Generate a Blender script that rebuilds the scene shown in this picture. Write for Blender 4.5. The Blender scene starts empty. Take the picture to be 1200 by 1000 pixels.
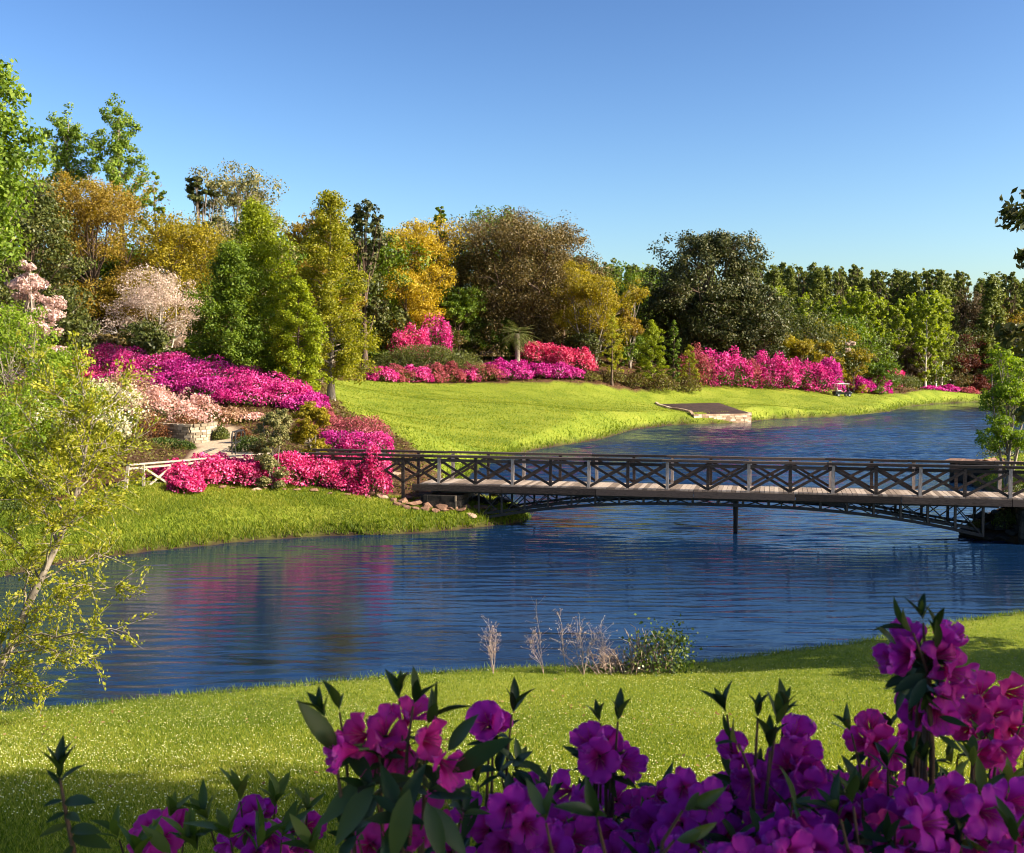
import bpy, math, random
import numpy as np
from mathutils import Vector, Matrix

# ------------------------------------------------------------------ camera, sky, sun, exposure
SC = bpy.context.scene
COL = SC.collection
FPX = 1287.0            # focal length in photo pixels (1200 wide)
HZN = 430.0             # photo row of the horizon
CAMZ = 6.1
PITCH = math.atan((500.0 - HZN) / FPX)
cam_d = bpy.data.cameras.new("camera")
cam_d.sensor_width = 36.0
cam_d.lens = 36.0 * FPX / 1200.0
cam_d.clip_start = 0.05
cam_d.clip_end = 6000.0
cam_d.dof.use_dof = True
cam_d.dof.focus_distance = 42.0
cam_d.dof.aperture_fstop = 14.0
cam = bpy.data.objects.new("camera", cam_d)
COL.objects.link(cam)
cam.location = (0, 0, CAMZ)
cam.rotation_euler = (math.radians(90) - PITCH, 0, 0)
SC.camera = cam

SUN_H = (0.96, -0.28)          # horizontal direction towards the sun
SUN_EL = math.radians(31.0)
sun_az = math.atan2(SUN_H[0], SUN_H[1])       # clockwise from +Y
world = bpy.data.worlds.new("World")
SC.world = world
world.use_nodes = True
wn = world.node_tree.nodes
bg = wn["Background"]
skyt = wn.new("ShaderNodeTexSky")
skyt.sky_type = 'NISHITA'
skyt.sun_disc = False
skyt.sun_elevation = SUN_EL
skyt.sun_rotation = sun_az
skyt.altitude = 0.0
skyt.air_density = 1.0
skyt.dust_density = 1.3
skyt.ozone_density = 1.6
# a clear polarised spring sky: deeper overhead, paler at the horizon than the plain model
_v1 = wn.new("ShaderNodeVectorMath"); _v1.operation = 'SCALE'; _v1.inputs["Scale"].default_value = 1 / 6.0
_gm = wn.new("ShaderNodeGamma"); _gm.inputs["Gamma"].default_value = 1.75
_v2 = wn.new("ShaderNodeVectorMath"); _v2.operation = 'SCALE'; _v2.inputs["Scale"].default_value = 6.0
world.node_tree.links.new(skyt.outputs[0], _v1.inputs[0]); world.node_tree.links.new(_v1.outputs[0], _gm.inputs[0])
world.node_tree.links.new(_gm.outputs[0], _v2.inputs[0]); world.node_tree.links.new(_v2.outputs[0], bg.inputs[0])
bg.inputs[1].default_value = 0.102
sun_l = bpy.data.lights.new("sun", 'SUN')
sun_l.energy = 5.0
sun_l.angle = math.radians(0.55)
sun_l.color = (1.0, 0.90, 0.74)
sun_o = bpy.data.objects.new("sun", sun_l)
COL.objects.link(sun_o)
sd_v = Vector((SUN_H[0] * math.cos(SUN_EL), SUN_H[1] * math.cos(SUN_EL), math.sin(SUN_EL))).normalized()
sun_o.rotation_euler = sd_v.to_track_quat('Z', 'Y').to_euler()
sun_o.location = (40, -20, 60)
SC.view_settings.view_transform = 'Standard'
SC.view_settings.look = 'None'
SC.view_settings.gamma = 1.0
SC.view_settings.use_curve_mapping = False
SC.view_settings.exposure = 1.36
SC.render.engine = 'CYCLES'
SC.cycles.max_bounces = 6
SC.cycles.diffuse_bounces = 3
SC.cycles.glossy_bounces = 3
SC.cycles.transmission_bounces = 4
SC.cycles.transparent_max_bounces = 8
SC.cycles.caustics_reflective = False
SC.cycles.caustics_refractive = False
SC.cycles.use_denoising = True
SC.cycles.filter_width = 1.05

# ------------------------------------------------------------------ placing things from the photo's layout
_c, _s = math.cos(PITCH), math.sin(PITCH)
def ray(px, py):
    u = (500.0 - py) / FPX
    dy = _c + u * _s
    return ((px - 600.0) / FPX / dy, (-_s + u * _c) / dy)
def P(px, py, D):
    rx, rz = ray(px, py)
    return (rx * D, D, CAMZ + rz * D)
def on_z(px, py, z=0.0):
    rx, rz = ray(px, py)
    D = (z - CAMZ) / rz
    return (rx * D, D, z)
def XD(px, D):
    return (px - 600.0) / FPX * D

# ------------------------------------------------------------------ properties
def tag(o, label=None, cat=None, group=None, kind=None):
    if label: o["label"] = label
    if cat: o["category"] = cat
    if group: o["group"] = group
    if kind: o["kind"] = kind
    return o
def empty(name, loc, label=None, cat=None, group=None):
    o = bpy.data.objects.new(name, None)
    o.empty_display_size = 0.3
    o.location = loc
    COL.objects.link(o)
    return tag(o, label, cat, group)
def link(name, me, parent=None, mats=()):
    o = bpy.data.objects.new(name, me)
    for m in mats:
        me.materials.append(m)
    COL.objects.link(o)
    if parent is not None:
        o.parent = parent
    return o
def copy_tree(o, parent=None):
    c = o.copy(); COL.objects.link(c)
    if parent is not None: c.parent = parent
    for ch in list(o.children):
        copy_tree(ch, c)
    return c

# ------------------------------------------------------------------ fast mesh building
def mesh_np(name, V, Fq=None, Ft=None, mi=None, smooth=False):
    """V (N,3); Fq (Q,4) quads; Ft (T,3) triangles."""
    me = bpy.data.meshes.new(name)
    V = np.asarray(V, dtype=np.float32)
    me.vertices.add(len(V)); me.vertices.foreach_set("co", V.ravel())
    nq = 0 if Fq is None else len(Fq); nt = 0 if Ft is None else len(Ft)
    loops = []
    if nq: loops.append(np.asarray(Fq, dtype=np.int32).ravel())
    if nt: loops.append(np.asarray(Ft, dtype=np.int32).ravel())
    L = np.concatenate(loops)
    me.loops.add(len(L)); me.loops.foreach_set("vertex_index", L)
    st = np.concatenate([np.arange(nq) * 4, nq * 4 + np.arange(nt) * 3]).astype(np.int32)
    me.polygons.add(nq + nt); me.polygons.foreach_set("loop_start", st)
    if mi is not None:
        me.polygons.foreach_set("material_index", np.asarray(mi, dtype=np.int32))
    me.update(calc_edges=True)
    if smooth:
        me.polygons.foreach_set("use_smooth", np.ones(nq + nt, dtype=bool))
    return me

class MB:
    """collects boxes, bars, tubes, prisms; builds ONE mesh."""
    def __init__(self): self.v = []; self.f = []
    def add(self, vs, fs):
        b = len(self.v)
        self.v += [tuple(p) for p in vs]
        self.f += [tuple(i + b for i in q) for q in fs]
        return self
    def bar(self, p0, p1, w, h, up=(0, 0, 1)):
        p0 = Vector(p0); p1 = Vector(p1); d = (p1 - p0).normalized(); u = Vector(up)
        if abs(d.dot(u)) > 0.98: u = Vector((1, 0, 0))
        s = d.cross(u).normalized(); u = s.cross(d).normalized()
        s *= w * .5; u *= h * .5
        c = [p0 - s - u, p0 + s - u, p0 + s + u, p0 - s + u, p1 - s - u, p1 + s - u, p1 + s + u, p1 - s + u]
        return self.add(c, [(3, 2, 1, 0), (4, 5, 6, 7), (0, 1, 5, 4), (1, 2, 6, 5), (2, 3, 7, 6), (3, 0, 4, 7)])
    def box(self, c, sz, ax=(1, 0, 0)):
        c = Vector(c); a = Vector(ax).normalized(); a.z = 0
        return self.bar(c - a * sz[0] * .5, c + a * sz[0] * .5, sz[1], sz[2])
    def tube(self, pts, radii, n=6, cap=True):
        pts = [Vector(p) for p in pts]; rings = []
        prev = None
        for i, p in enumerate(pts):
            d = (pts[min(i + 1, len(pts) - 1)] - pts[max(i - 1, 0)])
            d = d.normalized() if d.length > 1e-9 else Vector((0, 0, 1))
            a = prev.cross(d) if prev is not None and prev.cross(d).length > .05 else d.orthogonal()
            a.normalize(); b = d.cross(a); prev = b.cross(d) * 1.0
            rings.append([p + (a * math.cos(t) + b * math.sin(t)) * radii[i] for t in [2 * math.pi * k / n for k in range(n)]])
        vs = [q for r in rings for q in r]; fs = []
        for i in range(len(pts) - 1):
            for k in range(n):
                k2 = (k + 1) % n
                fs.append((i * n + k, i * n + k2, (i + 1) * n + k2, (i + 1) * n + k))
        if cap:
            fs.append(tuple(range(n - 1, -1, -1))); fs.append(tuple((len(pts) - 1) * n + k for k in range(n)))
        return self.add(vs, fs)
    def build(self, name, mat, parent=None, origin=None, smooth=False):
        me = bpy.data.meshes.new(name)
        o0 = Vector(origin) if origin is not None else Vector((0, 0, 0))
        me.from_pydata([tuple(Vector(p) - o0) for p in self.v], [], self.f)
        me.update()
        if smooth:
            me.polygons.foreach_set("use_smooth", [True] * len(me.polygons))
        return link(name, me, parent, [mat])

def tubes_np(name, lines, n, mat, parent, smooth=True):
    """many tapered tubes as one mesh. lines: list of (pts (K,3), radii (K,))"""
    Vs, Fs, base = [], [], 0
    ang = np.arange(n) * 2 * math.pi / n
    for pts, rad in lines:
        pts = np.asarray(pts, float); rad = np.asarray(rad, float); K = len(pts)
        d = np.gradient(pts, axis=0); d /= np.linalg.norm(d, axis=1)[:, None] + 1e-9
        ref = np.array([0.31, 0.95, 0.05]) if abs(d[:, 2]).mean() > .6 else np.array([0.05, 0.1, 1.0])
        a = np.cross(d, ref); a /= np.linalg.norm(a, axis=1)[:, None] + 1e-9
        b = np.cross(d, a)
        ring = pts[:, None, :] + rad[:, None, None] * (a[:, None, :] * np.cos(ang)[None, :, None] + b[:, None, :] * np.sin(ang)[None, :, None])
        Vs.append(ring.reshape(-1, 3))
        i = np.arange(K - 1)[:, None] * n; k = np.arange(n)[None, :]; k2 = (k + 1) % n
        Fs.append(np.stack([i + k, i + k2, i + n + k2, i + n + k], -1).reshape(-1, 4) + base)
        base += K * n
    me = mesh_np(name, np.concatenate(Vs), np.concatenate(Fs), smooth=smooth)
    return link(name, me, parent, [mat])

def unit(v): return v / (np.linalg.norm(v, axis=-1, keepdims=True) + 1e-9)

def leaf_quads(rng, pts, size, nd=None, bias=0.0, aspect=0.6, along=None):
    """one rhombus leaf per point -> V (4N,3), F (N,4)"""
    N = len(pts)
    n = rng.normal(size=(N, 3)); n = unit(n)
    if nd is not None and bias > 0: n = unit(n + bias * nd)
    if along is not None:
        u = unit(along + .35 * rng.normal(size=(N, 3)))
        v = unit(np.cross(n, u))
    else:
        r = rng.normal(size=(N, 3)); u = unit(np.cross(n, r)); v = np.cross(n, u)
    s = np.asarray(size).reshape(-1, 1) * .5
    V = np.stack([pts - u * s, pts + v * s * aspect, pts + u * s, pts - v * s * aspect], 1).reshape(-1, 3)
    F = np.arange(4 * N).reshape(-1, 4)
    return V, F

# ------------------------------------------------------------------ materials
def nmat(name):
    m = bpy.data.materials.new(name); m.use_nodes = True
    nt = m.node_tree; b = nt.nodes["Principled BSDF"]
    return m, nt, b
def ramp(nt, cols, pos=None):
    r = nt.nodes.new("ShaderNodeValToRGB"); e = r.color_ramp.elements
    n = len(cols)
    while len(e) < n: e.new(0.5)
    for i, c in enumerate(cols):
        e[i].position = pos[i] if pos else i / max(1, n - 1)
        e[i].color = (*c, 1)
    return r
def noise(nt, scale, detail=4, rough=.6, vec=None, mapping=None):
    t = nt.nodes.new("ShaderNodeTexNoise")
    t.inputs["Scale"].default_value = scale; t.inputs["Detail"].default_value = detail; t.inputs["Roughness"].default_value = rough
    tc = nt.nodes.new("ShaderNodeTexCoord")
    src = tc.outputs["Object"]
    if mapping:
        mp = nt.nodes.new("ShaderNodeMapping"); mp.inputs["Scale"].default_value = mapping
        nt.links.new(src, mp.inputs["Vector"]); src = mp.outputs["Vector"]
    nt.links.new(src, t.inputs["Vector"])
    return t
def bump(nt, b, h, strength=.4, dist=.02):
    bn = nt.nodes.new("ShaderNodeBump"); bn.inputs["Strength"].default_value = strength; bn.inputs["Distance"].default_value = dist
    nt.links.new(h, bn.inputs["Height"]); nt.links.new(bn.outputs[0], b.inputs["Normal"])
    return bn
def mat_noise(name, cols, scale=6, rough=.8, bstr=.4, bdist=.02, mapping=None, detail=6, spec=.3, metallic=0.0, island=0.0):
    m, nt, b = nmat(name)
    t = noise(nt, scale, detail, .65, mapping=mapping)
    r = ramp(nt, cols, [0.28 + .44 * i / max(1, len(cols) - 1) for i in range(len(cols))])
    if island:
        g = nt.nodes.new("ShaderNodeNewGeometry")
        a = nt.nodes.new("ShaderNodeMath"); a.operation = 'MULTIPLY_ADD'
        nt.links.new(g.outputs["Random Per Island"], a.inputs[0]); a.inputs[1].default_value = island; 
        nt.links.new(t.outputs[0], a.inputs[2])
        s = nt.nodes.new("ShaderNodeMath"); s.operation = 'SUBTRACT'; s.inputs[1].default_value = island * .5
        nt.links.new(a.outputs[0], s.inputs[0]); nt.links.new(s.outputs[0], r.inputs[0])
    else:
        nt.links.new(t.outputs[0], r.inputs[0])
    nt.links.new(r.outputs[0], b.inputs["Base Color"])
    b.inputs["Roughness"].default_value = rough
    b.inputs["Specular IOR Level"].default_value = spec
    b.inputs["Metallic"].default_value = metallic
    if bstr: bump(nt, b, t.outputs[0], bstr, bdist)
    return m
def mat_leaf(name, cols, transl=.4, rough=.55, spec=.25, patch=.35, pscale=.35, tcol=None):
    """leaves: every leaf its own tint out of the ramp, plus a slow drift over the crown"""
    m, nt, b = nmat(name)
    g = nt.nodes.new("ShaderNodeNewGeometry")
    t = noise(nt, pscale, 2, .5)
    mx = nt.nodes.new("ShaderNodeMath"); mx.operation = 'MULTIPLY_ADD'
    sb = nt.nodes.new("ShaderNodeMath"); sb.operation = 'SUBTRACT'; sb.inputs[1].default_value = .5
    nt.links.new(t.outputs[0], sb.inputs[0]); nt.links.new(sb.outputs[0], mx.inputs[0])
    mx.inputs[1].default_value = patch * 3; nt.links.new(g.outputs["Random Per Island"], mx.inputs[2])
    r = ramp(nt, cols); nt.links.new(mx.outputs[0], r.inputs[0])
    nt.links.new(r.outputs[0], b.inputs["Base Color"])
    b.inputs["Roughness"].default_value = rough
    b.inputs["Specular IOR Level"].default_value = spec
    tr = nt.nodes.new("ShaderNodeBsdfTranslucent")
    hs = nt.nodes.new("ShaderNodeHueSaturation"); hs.inputs["Saturation"].default_value = 1.1; hs.inputs["Value"].default_value = 1.5
    nt.links.new(r.outputs[0], hs.inputs["Color"]); nt.links.new(hs.outputs[0], tr.inputs["Color"])
    ms = nt.nodes.new("ShaderNodeMixShader"); ms.inputs[0].default_value = transl
    nt.links.new(b.outputs[0], ms.inputs[1]); nt.links.new(tr.outputs[0], ms.inputs[2])
    nt.links.new(ms.outputs[0], nt.nodes["Material Output"].inputs["Surface"])
    return m

def g(h):   # sRGB hex -> linear tuple
    h = h.lstrip('#'); out = []
    for i in (0, 2, 4):
        c = int(h[i:i + 2], 16) / 255
        out.append(c / 12.92 if c <= .04045 else ((c + .055) / 1.055) ** 2.4)
    return tuple(out)
# ------------------------------------------------------------------ terrain
lake = [on_z(*p)[:2] for p in [(0, 848), (60, 843), (130, 834), (200, 827), (280, 819), (340, 813), (420, 807), (490, 801), (560, 796), (640, 793),
        (720, 791), (800, 788), (850, 783), (900, 776), (1000, 763), (1060, 751), (1100, 741), (1200, 726)]]
lake = [(-70, 26), (-26, 17.2)] + lake + [(17, 31), (30, 34), (70, 37), (70, 40), (24, 37.6)]
lake += [(17.6, 37.9), (16.4, 39.2), (16.6, 40.6), (19, 43.5), (23, 50), (24, 57), (25, 61.5), (31, 66), (42, 84), (60, 120), (84, 172), (93, 200)]
lake += [on_z(*p)[:2] for p in [(1140, 471), (1100, 473), (1060, 477), (1040, 483), (1000, 487), (945, 490), (900, 492), (878, 495), (835, 497), (790, 498), (740, 504),
        (700, 516), (640, 525), (610, 531), (578, 541), (552, 554), (538, 570), (536, 586), (556, 597), (600, 602), (620, 606), (612, 611), (590, 615), (556, 618), (520, 622), (450, 627), (380, 628), (300, 633), (220, 641), (150, 649), (90, 656), (40, 666), (0, 676)]]
lake += [(-40, 32), (-70, 32)]
LK = np.array(lake)
def lake_sd(x, y):
    """signed distance to the shore, positive on land"""
    x = np.asarray(x, float).ravel(); y = np.asarray(y, float).ravel()
    best = np.full(x.shape, 1e9); ins = np.zeros(x.shape, bool)
    n = len(LK)
    for i in range(n):
        ax, ay = LK[i]; bx, by = LK[(i + 1) % n]
        dx, dy = bx - ax, by - ay
        t = np.clip(((x - ax) * dx + (y - ay) * dy) / (dx * dx + dy * dy + 1e-12), 0, 1)
        best = np.minimum(best, np.hypot(x - ax - t * dx, y - ay - t * dy))
        c = ((ay > y) != (by > y))
        xi = ax + (y - ay) * dx / (dy if abs(dy) > 1e-12 else 1e-12)
        ins ^= c & (x < xi)
    return np.where(ins, -best, best)

ctl = []
def cpt(px, py, D): ctl.append(P(px, py, D))
for p in [(0, 838), (130, 826), (280, 812), (420, 800), (560, 789), (700, 784), (820, 780), (1000, 757), (1100, 735), (1200, 720)]:
    ctl.append(on_z(*p, z=.30))
for x in (-16, -7, 0, 7, 16):
    ctl += [(x, 12, 1.78), (x, 8, 2.68), (x, 4, 3.6), (x, 1, 4.3), (x, -8, 4.9)]
ctl += [(26, 14, 2.2), (-30, 10, 1.6), (40, 20, 2), (60, -10, 5), (-60, -10, 5), (30, 5, 4), (-40, 16, .8)]
for a in [(100, 600, 37.8), (150, 568, 40), (200, 577, 40), (300, 577, 41.5), (400, 578, 42.8), (480, 588, 43), (450, 560, 46), (260, 525, 54), (200, 517, 60), (330, 521, 56), (420, 522, 58), (480, 500, 66),
          (520, 520, 72), (560, 500, 85), (600, 475, 100), (420, 480, 88), (420, 455, 110), (560, 448, 130), (680, 445, 135), (700, 480, 112), (770, 474, 134), (838, 472, 137), (850, 479, 127), (880, 474, 132),
          (830, 452, 150), (960, 458, 160), (985, 460, 165), (1050, 461, 178), (1130, 463, 212), (940, 480, 136), (100, 560, 41.5), (50, 600, 37), (0, 600, 36), (60, 520, 52),
          (150, 500, 62), (280, 492, 65), (330, 480, 68), (380, 466, 80), (200, 452, 78), (100, 442, 85), (0, 440, 75), (400, 445, 115), (300, 430, 100), (0, 420, 110), (200, 420, 120),
          (585, 421, 150), (750, 440, 145), (850, 430, 165), (1000, 447, 190), (1150, 458, 232), (600, 425, 240), (1000, 428, 250), (1200, 432, 250), (645, 427, 148)]:
    cpt(*a)
ctl += [(20, 45, .9), (26, 60, 1.0), (34, 70, 1.5), (40, 55, 2), (90, 170, 1.8), (60, 110, 2), (45, 36, 1.5), (25, 40, 1.2)]
ctl += [(500, 600, 8), (-500, 600, 10), (0, 1200, 8), (-180, 120, 9), (180, 120, 4), (120, 300, 6), (-120, 300, 9), (900, 1400, 8), (-900, 1400, 8), (-90, 40, 3), (-60, 60, 4)]
CT = np.array(ctl)
_S = 100.0
def _phi(r2): return np.where(r2 > 1e-12, .5 * r2 * np.log(np.maximum(r2, 1e-12)), 0)
def _solve():
    X = CT[:, :2] / _S; n = len(X)
    r2 = ((X[:, None] - X[None]) ** 2).sum(-1)
    A = np.zeros((n + 3, n + 3)); A[:n, :n] = _phi(r2) + np.eye(n) * 2e-4
    A[:n, n] = 1; A[:n, n + 1:] = X; A[n, :n] = 1; A[n + 1:, :n] = X.T
    b = np.zeros(n + 3); b[:n] = CT[:, 2]
    return np.linalg.solve(A, b)
_W = _solve()
def T(x, y):
    x = np.asarray(x, float); shp = x.shape; x = x.ravel(); y = np.asarray(y, float).ravel()
    out = np.empty(len(x)); n = len(CT); X = CT[:, :2] / _S
    for i in range(0, len(x), 20000):
        q = np.stack([x[i:i + 20000], y[i:i + 20000]], -1) / _S
        r2 = ((q[:, None] - X[None]) ** 2).sum(-1)
        out[i:i + 20000] = _phi(r2) @ _W[:n] + _W[n] + q @ _W[n + 1:]
    sd = lake_sd(x, y)
    near = np.clip(30 / (np.abs(y) + 10), .25, 1)
    out += .05 * np.sin(x * .9 + 1.3 * np.sin(y * .5)) * np.sin(y * .8 + .7) * np.clip(np.abs(sd), 0, 1)
    z = np.minimum(np.maximum(out, .10 + .03 * np.clip(sd, 0, 3)), .05 + .75 * np.maximum(sd, 0) ** .85)
    z = np.where(sd > 0, z, np.maximum(.05 + .6 * sd, -1.6))
    return z.reshape(shp)
def Tz(x, y): return float(T(np.array([x]), np.array([y]))[0])
def G(px, D):
    x = XD(px, D); return (x, D, Tz(x, D))

# lawn or garden bed: which ground is mown grass
def lawn_mask(x, y):
    px = 600 + FPX * x / np.maximum(y, .5)
    near = y < 30
    bankD = np.interp(px, [-400, 60, 130, 200, 300, 450, 520, 560, 640], [37, 38, 40.0, 41.6, 43.0, 43.4, 43.6, 44.5, 46])
    bank = (y < bankD) & (px < 640)
    el = np.interp(y, [50, 54, 62, 75, 88, 115, 125], [560, 520, 462, 404, 388, 384, 400])
    eb = np.interp(px, [300, 400, 440, 560, 680, 760, 830, 985, 1060, 1140, 1400], [110, 114, 121, 129, 133, 139, 149, 161, 179, 214, 225])
    far = (px > el) & (y < eb) & (y > 48)
    right = (x > 26) & (y > 66) & (y < 170)
    return near | bank | far | right
PATH = [G(p, D)[:2] for p, D in [(255, 47.0), (262, 50), (266, 54), (262, 58), (250, 62), (225, 66), (180, 70)]]
def path_d(x, y):
    best = np.full(np.shape(x), 1e9)
    for (ax, ay), (bx, by) in zip(PATH[:-1], PATH[1:]):
        dx, dy = bx - ax, by - ay
        t = np.clip(((x - ax) * dx + (y - ay) * dy) / (dx * dx + dy * dy), 0, 1)
        best = np.minimum(best, np.hypot(x - ax - t * dx, y - ay - t * dy))
    return best

def build_ground():
    nr, nc = 620, 400
    w = 3.0 * (1520 / 3.0) ** (np.arange(nr) / (nr - 1)); y = w - 20
    t = np.linspace(-1, 1, nc); t = np.sign(t) * np.abs(t) ** 1.15
    X = w[:, None] * t[None] * 1.1; Y = np.repeat(y[:, None], nc, 1)
    Z = T(X, Y)
    V = np.stack([X, Y, Z], -1).reshape(-1, 3)
    i = np.arange(nr - 1)[:, None] * nc; k = np.arange(nc - 1)[None]
    F = np.stack([i + k, i + k + 1, i + nc + k + 1, i + nc + k], -1).reshape(-1, 4)
    me = mesh_np("ground", V, F, smooth=True)
    bed = 1.0 - lawn_mask(V[:, 0], V[:, 1]).astype(np.float32)
    at = me.attributes.new("bed", 'FLOAT', 'POINT'); at.data.foreach_set("value", bed.astype(np.float32))
    pd = np.clip(1.5 - path_d(V[:, 0], V[:, 1]), 0, 1)
    at = me.attributes.new("pave", 'FLOAT', 'POINT'); at.data.foreach_set("value", np.clip(pd * 4, 0, 1).astype(np.float32))
    mud = np.clip(1.0 - (lake_sd(V[:, 0], V[:, 1]) - .08) / .35, 0, 1)
    at = me.attributes.new("mud", 'FLOAT', 'POINT'); at.data.foreach_set("value", mud.astype(np.float32))
    m, nt, b = nmat("lawn_and_soil")
    n1 = noise(nt, .25, 5, .6); n2 = noise(nt, 6.0, 6, .7); n3 = noise(nt, 45.0, 4, .7)
    mixf = nt.nodes.new("ShaderNodeMath"); mixf.operation = 'MULTIPLY_ADD'; mixf.inputs[1].default_value = .5
    nt.links.new(n2.outputs[0], mixf.inputs[0])
    hv = nt.nodes.new("ShaderNodeMath"); hv.operation = 'MULTIPLY'; hv.inputs[1].default_value = .5
    nt.links.new(n1.outputs[0], hv.inputs[0]); nt.links.new(hv.outputs[0], mixf.inputs[2])
    gr = ramp(nt, [(.07, .10, .008), (.135, .175, .014), (.20, .23, .024), (.28, .27, .045)], [.34, .46, .56, .68])
    nt.links.new(mixf.outputs[0], gr.inputs[0])
    so = ramp(nt, [(.03, .016, .008), (.08, .04, .02), (.14, .075, .035)], [.35, .5, .65]); nt.links.new(n2.outputs[0], so.inputs[0])
    pv = ramp(nt, [(.40, .29, .19), (.52, .40, .27)], [.4, .6]); nt.links.new(n3.outputs[0], pv.inputs[0])
    ab = nt.nodes.new("ShaderNodeAttribute"); ab.attribute_name = "bed"
    ap = nt.nodes.new("ShaderNodeAttribute"); ap.attribute_name = "pave"
    m1 = nt.nodes.new("ShaderNodeMixRGB"); nt.links.new(ab.outputs["Fac"], m1.inputs[0]); nt.links.new(gr.outputs[0], m1.inputs[1]); nt.links.new(so.outputs[0], m1.inputs[2])
    m2 = nt.nodes.new("ShaderNodeMixRGB"); nt.links.new(ap.outputs["Fac"], m2.inputs[0]); nt.links.new(m1.outputs[0], m2.inputs[1]); nt.links.new(pv.outputs[0], m2.inputs[2])
    am = nt.nodes.new("ShaderNodeAttribute"); am.attribute_name = "mud"
    m3 = nt.nodes.new("ShaderNodeMixRGB"); nt.links.new(am.outputs["Fac"], m3.inputs[0]); nt.links.new(m2.outputs[0], m3.inputs[1]); m3.inputs[2].default_value = (.040, .026, .014, 1)
    nt.links.new(m3.outputs[0], b.inputs["Base Color"]); b.inputs["Roughness"].default_value = .9; b.inputs["Specular IOR Level"].default_value = .1
    bump(nt, b, n3.outputs[0], .6, .05)
    tag(link("ground", me, None, [m]), kind='structure')
build_ground()

def build_water():
    m, nt, b = nmat("lake_water")
    b.inputs["Base Color"].default_value = (.003, .014, .042, 1)
    b.inputs["Roughness"].default_value = .03
    b.inputs["IOR"].default_value = 1.333
    b.inputs["Specular IOR Level"].default_value = .5
    w2 = noise(nt, 1.0, 3, .6, mapping=(2.2, 7.0, 1))
    # the wind ruffles the reach beyond the bridge; the near cove and the far end lie calmer
    tc = nt.nodes.new("ShaderNodeTexCoord"); sx = nt.nodes.new("ShaderNodeSeparateXYZ"); nt.links.new(tc.outputs["Object"], sx.inputs[0])
    def zone(a, b_, lo, hi):
        q = nt.nodes.new("ShaderNodeMapRange"); q.inputs["From Min"].default_value = a; q.inputs["From Max"].default_value = b_; q.inputs["To Min"].default_value = lo; q.inputs["To Max"].default_value = hi
        nt.links.new(sx.outputs["Y"], q.inputs["Value"]); return q
    z1 = zone(46, 64, .14, 1.0); z2 = zone(140, 170, 1.0, .12)
    zz = nt.nodes.new("ShaderNodeMath"); zz.operation = 'MULTIPLY'; nt.links.new(z1.outputs[0], zz.inputs[0]); nt.links.new(z2.outputs[0], zz.inputs[1])
    hh = nt.nodes.new("ShaderNodeMath"); hh.operation = 'MULTIPLY'; nt.links.new(w2.outputs[0], hh.inputs[0]); nt.links.new(zz.outputs[0], hh.inputs[1])
    bump(nt, b, hh.outputs[0], 1.0, .05)
    # wind ripples as real relief: crests lie across the view, finer than a hand near the shore
    rng = np.random.default_rng(40)
    y = [13.0]
    while y[-1] < 330: y.append(y[-1] * (1.0023 if y[-1] < 46 else 1.0011 if y[-1] < 172 else 1.004 if y[-1] < 215 else 1.03))
    y = np.array(y); nc = 210; t = np.linspace(-1, 1, nc)
    X = t[None] * (y[:, None] * .62 + 9); Y = np.repeat(y[:, None], nc, 1)
    Z = np.zeros_like(X); row = np.gradient(y)[:, None]
    gust = .58 + .42 * np.sin(X * .11 + 1.7 * np.sin(Y * .07)) * np.sin(Y * .16 + 1.2 + .8 * np.sin(X * .09))
    calm = 1 - .62 * np.exp(-((X - 12) / 7) ** 2 - ((Y - 32) / 6) ** 2) - .55 * np.exp(-((X + 9) / 9) ** 2 - ((Y - 32) / 8) ** 2)
    for k in range(26):
        lam = .22 * (9.0 ** (k / 25)); th = rng.normal(0, .20 if k % 2 else .42); ph = rng.uniform(0, 6.28)
        kx, ky = 2 * math.pi / lam * math.sin(th), 2 * math.pi / lam * math.cos(th)
        amp = lam * .0050 * (2.5 if .36 < lam < .75 else (1.0 if lam < .8 else .6))
        fade = np.clip(lam / row / 3.0 - .6, 0, 1)
        wob = .9 * np.sin(X * .35 / lam ** .5 + ph * 3) 
        amp = amp * np.clip(.8 + (Y - 44) / 18, .8, 1.5) * np.clip((185 - Y) / 25, .12, 1)
        Z += calm * amp * fade * gust * np.sin(kx * X + ky * Y + ph + wob)
    V = np.stack([X, Y, Z], -1).reshape(-1, 3); nr = len(y)
    i = np.arange(nr - 1)[:, None] * nc; k = np.arange(nc - 1)[None]
    F = np.stack([i + k, i + k + 1, i + nc + k + 1, i + nc + k], -1).reshape(-1, 4)
    tag(link("lake_water", mesh_np("lake_water", V, F, smooth=True), None, [m]), kind='structure')
build_water()

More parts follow.
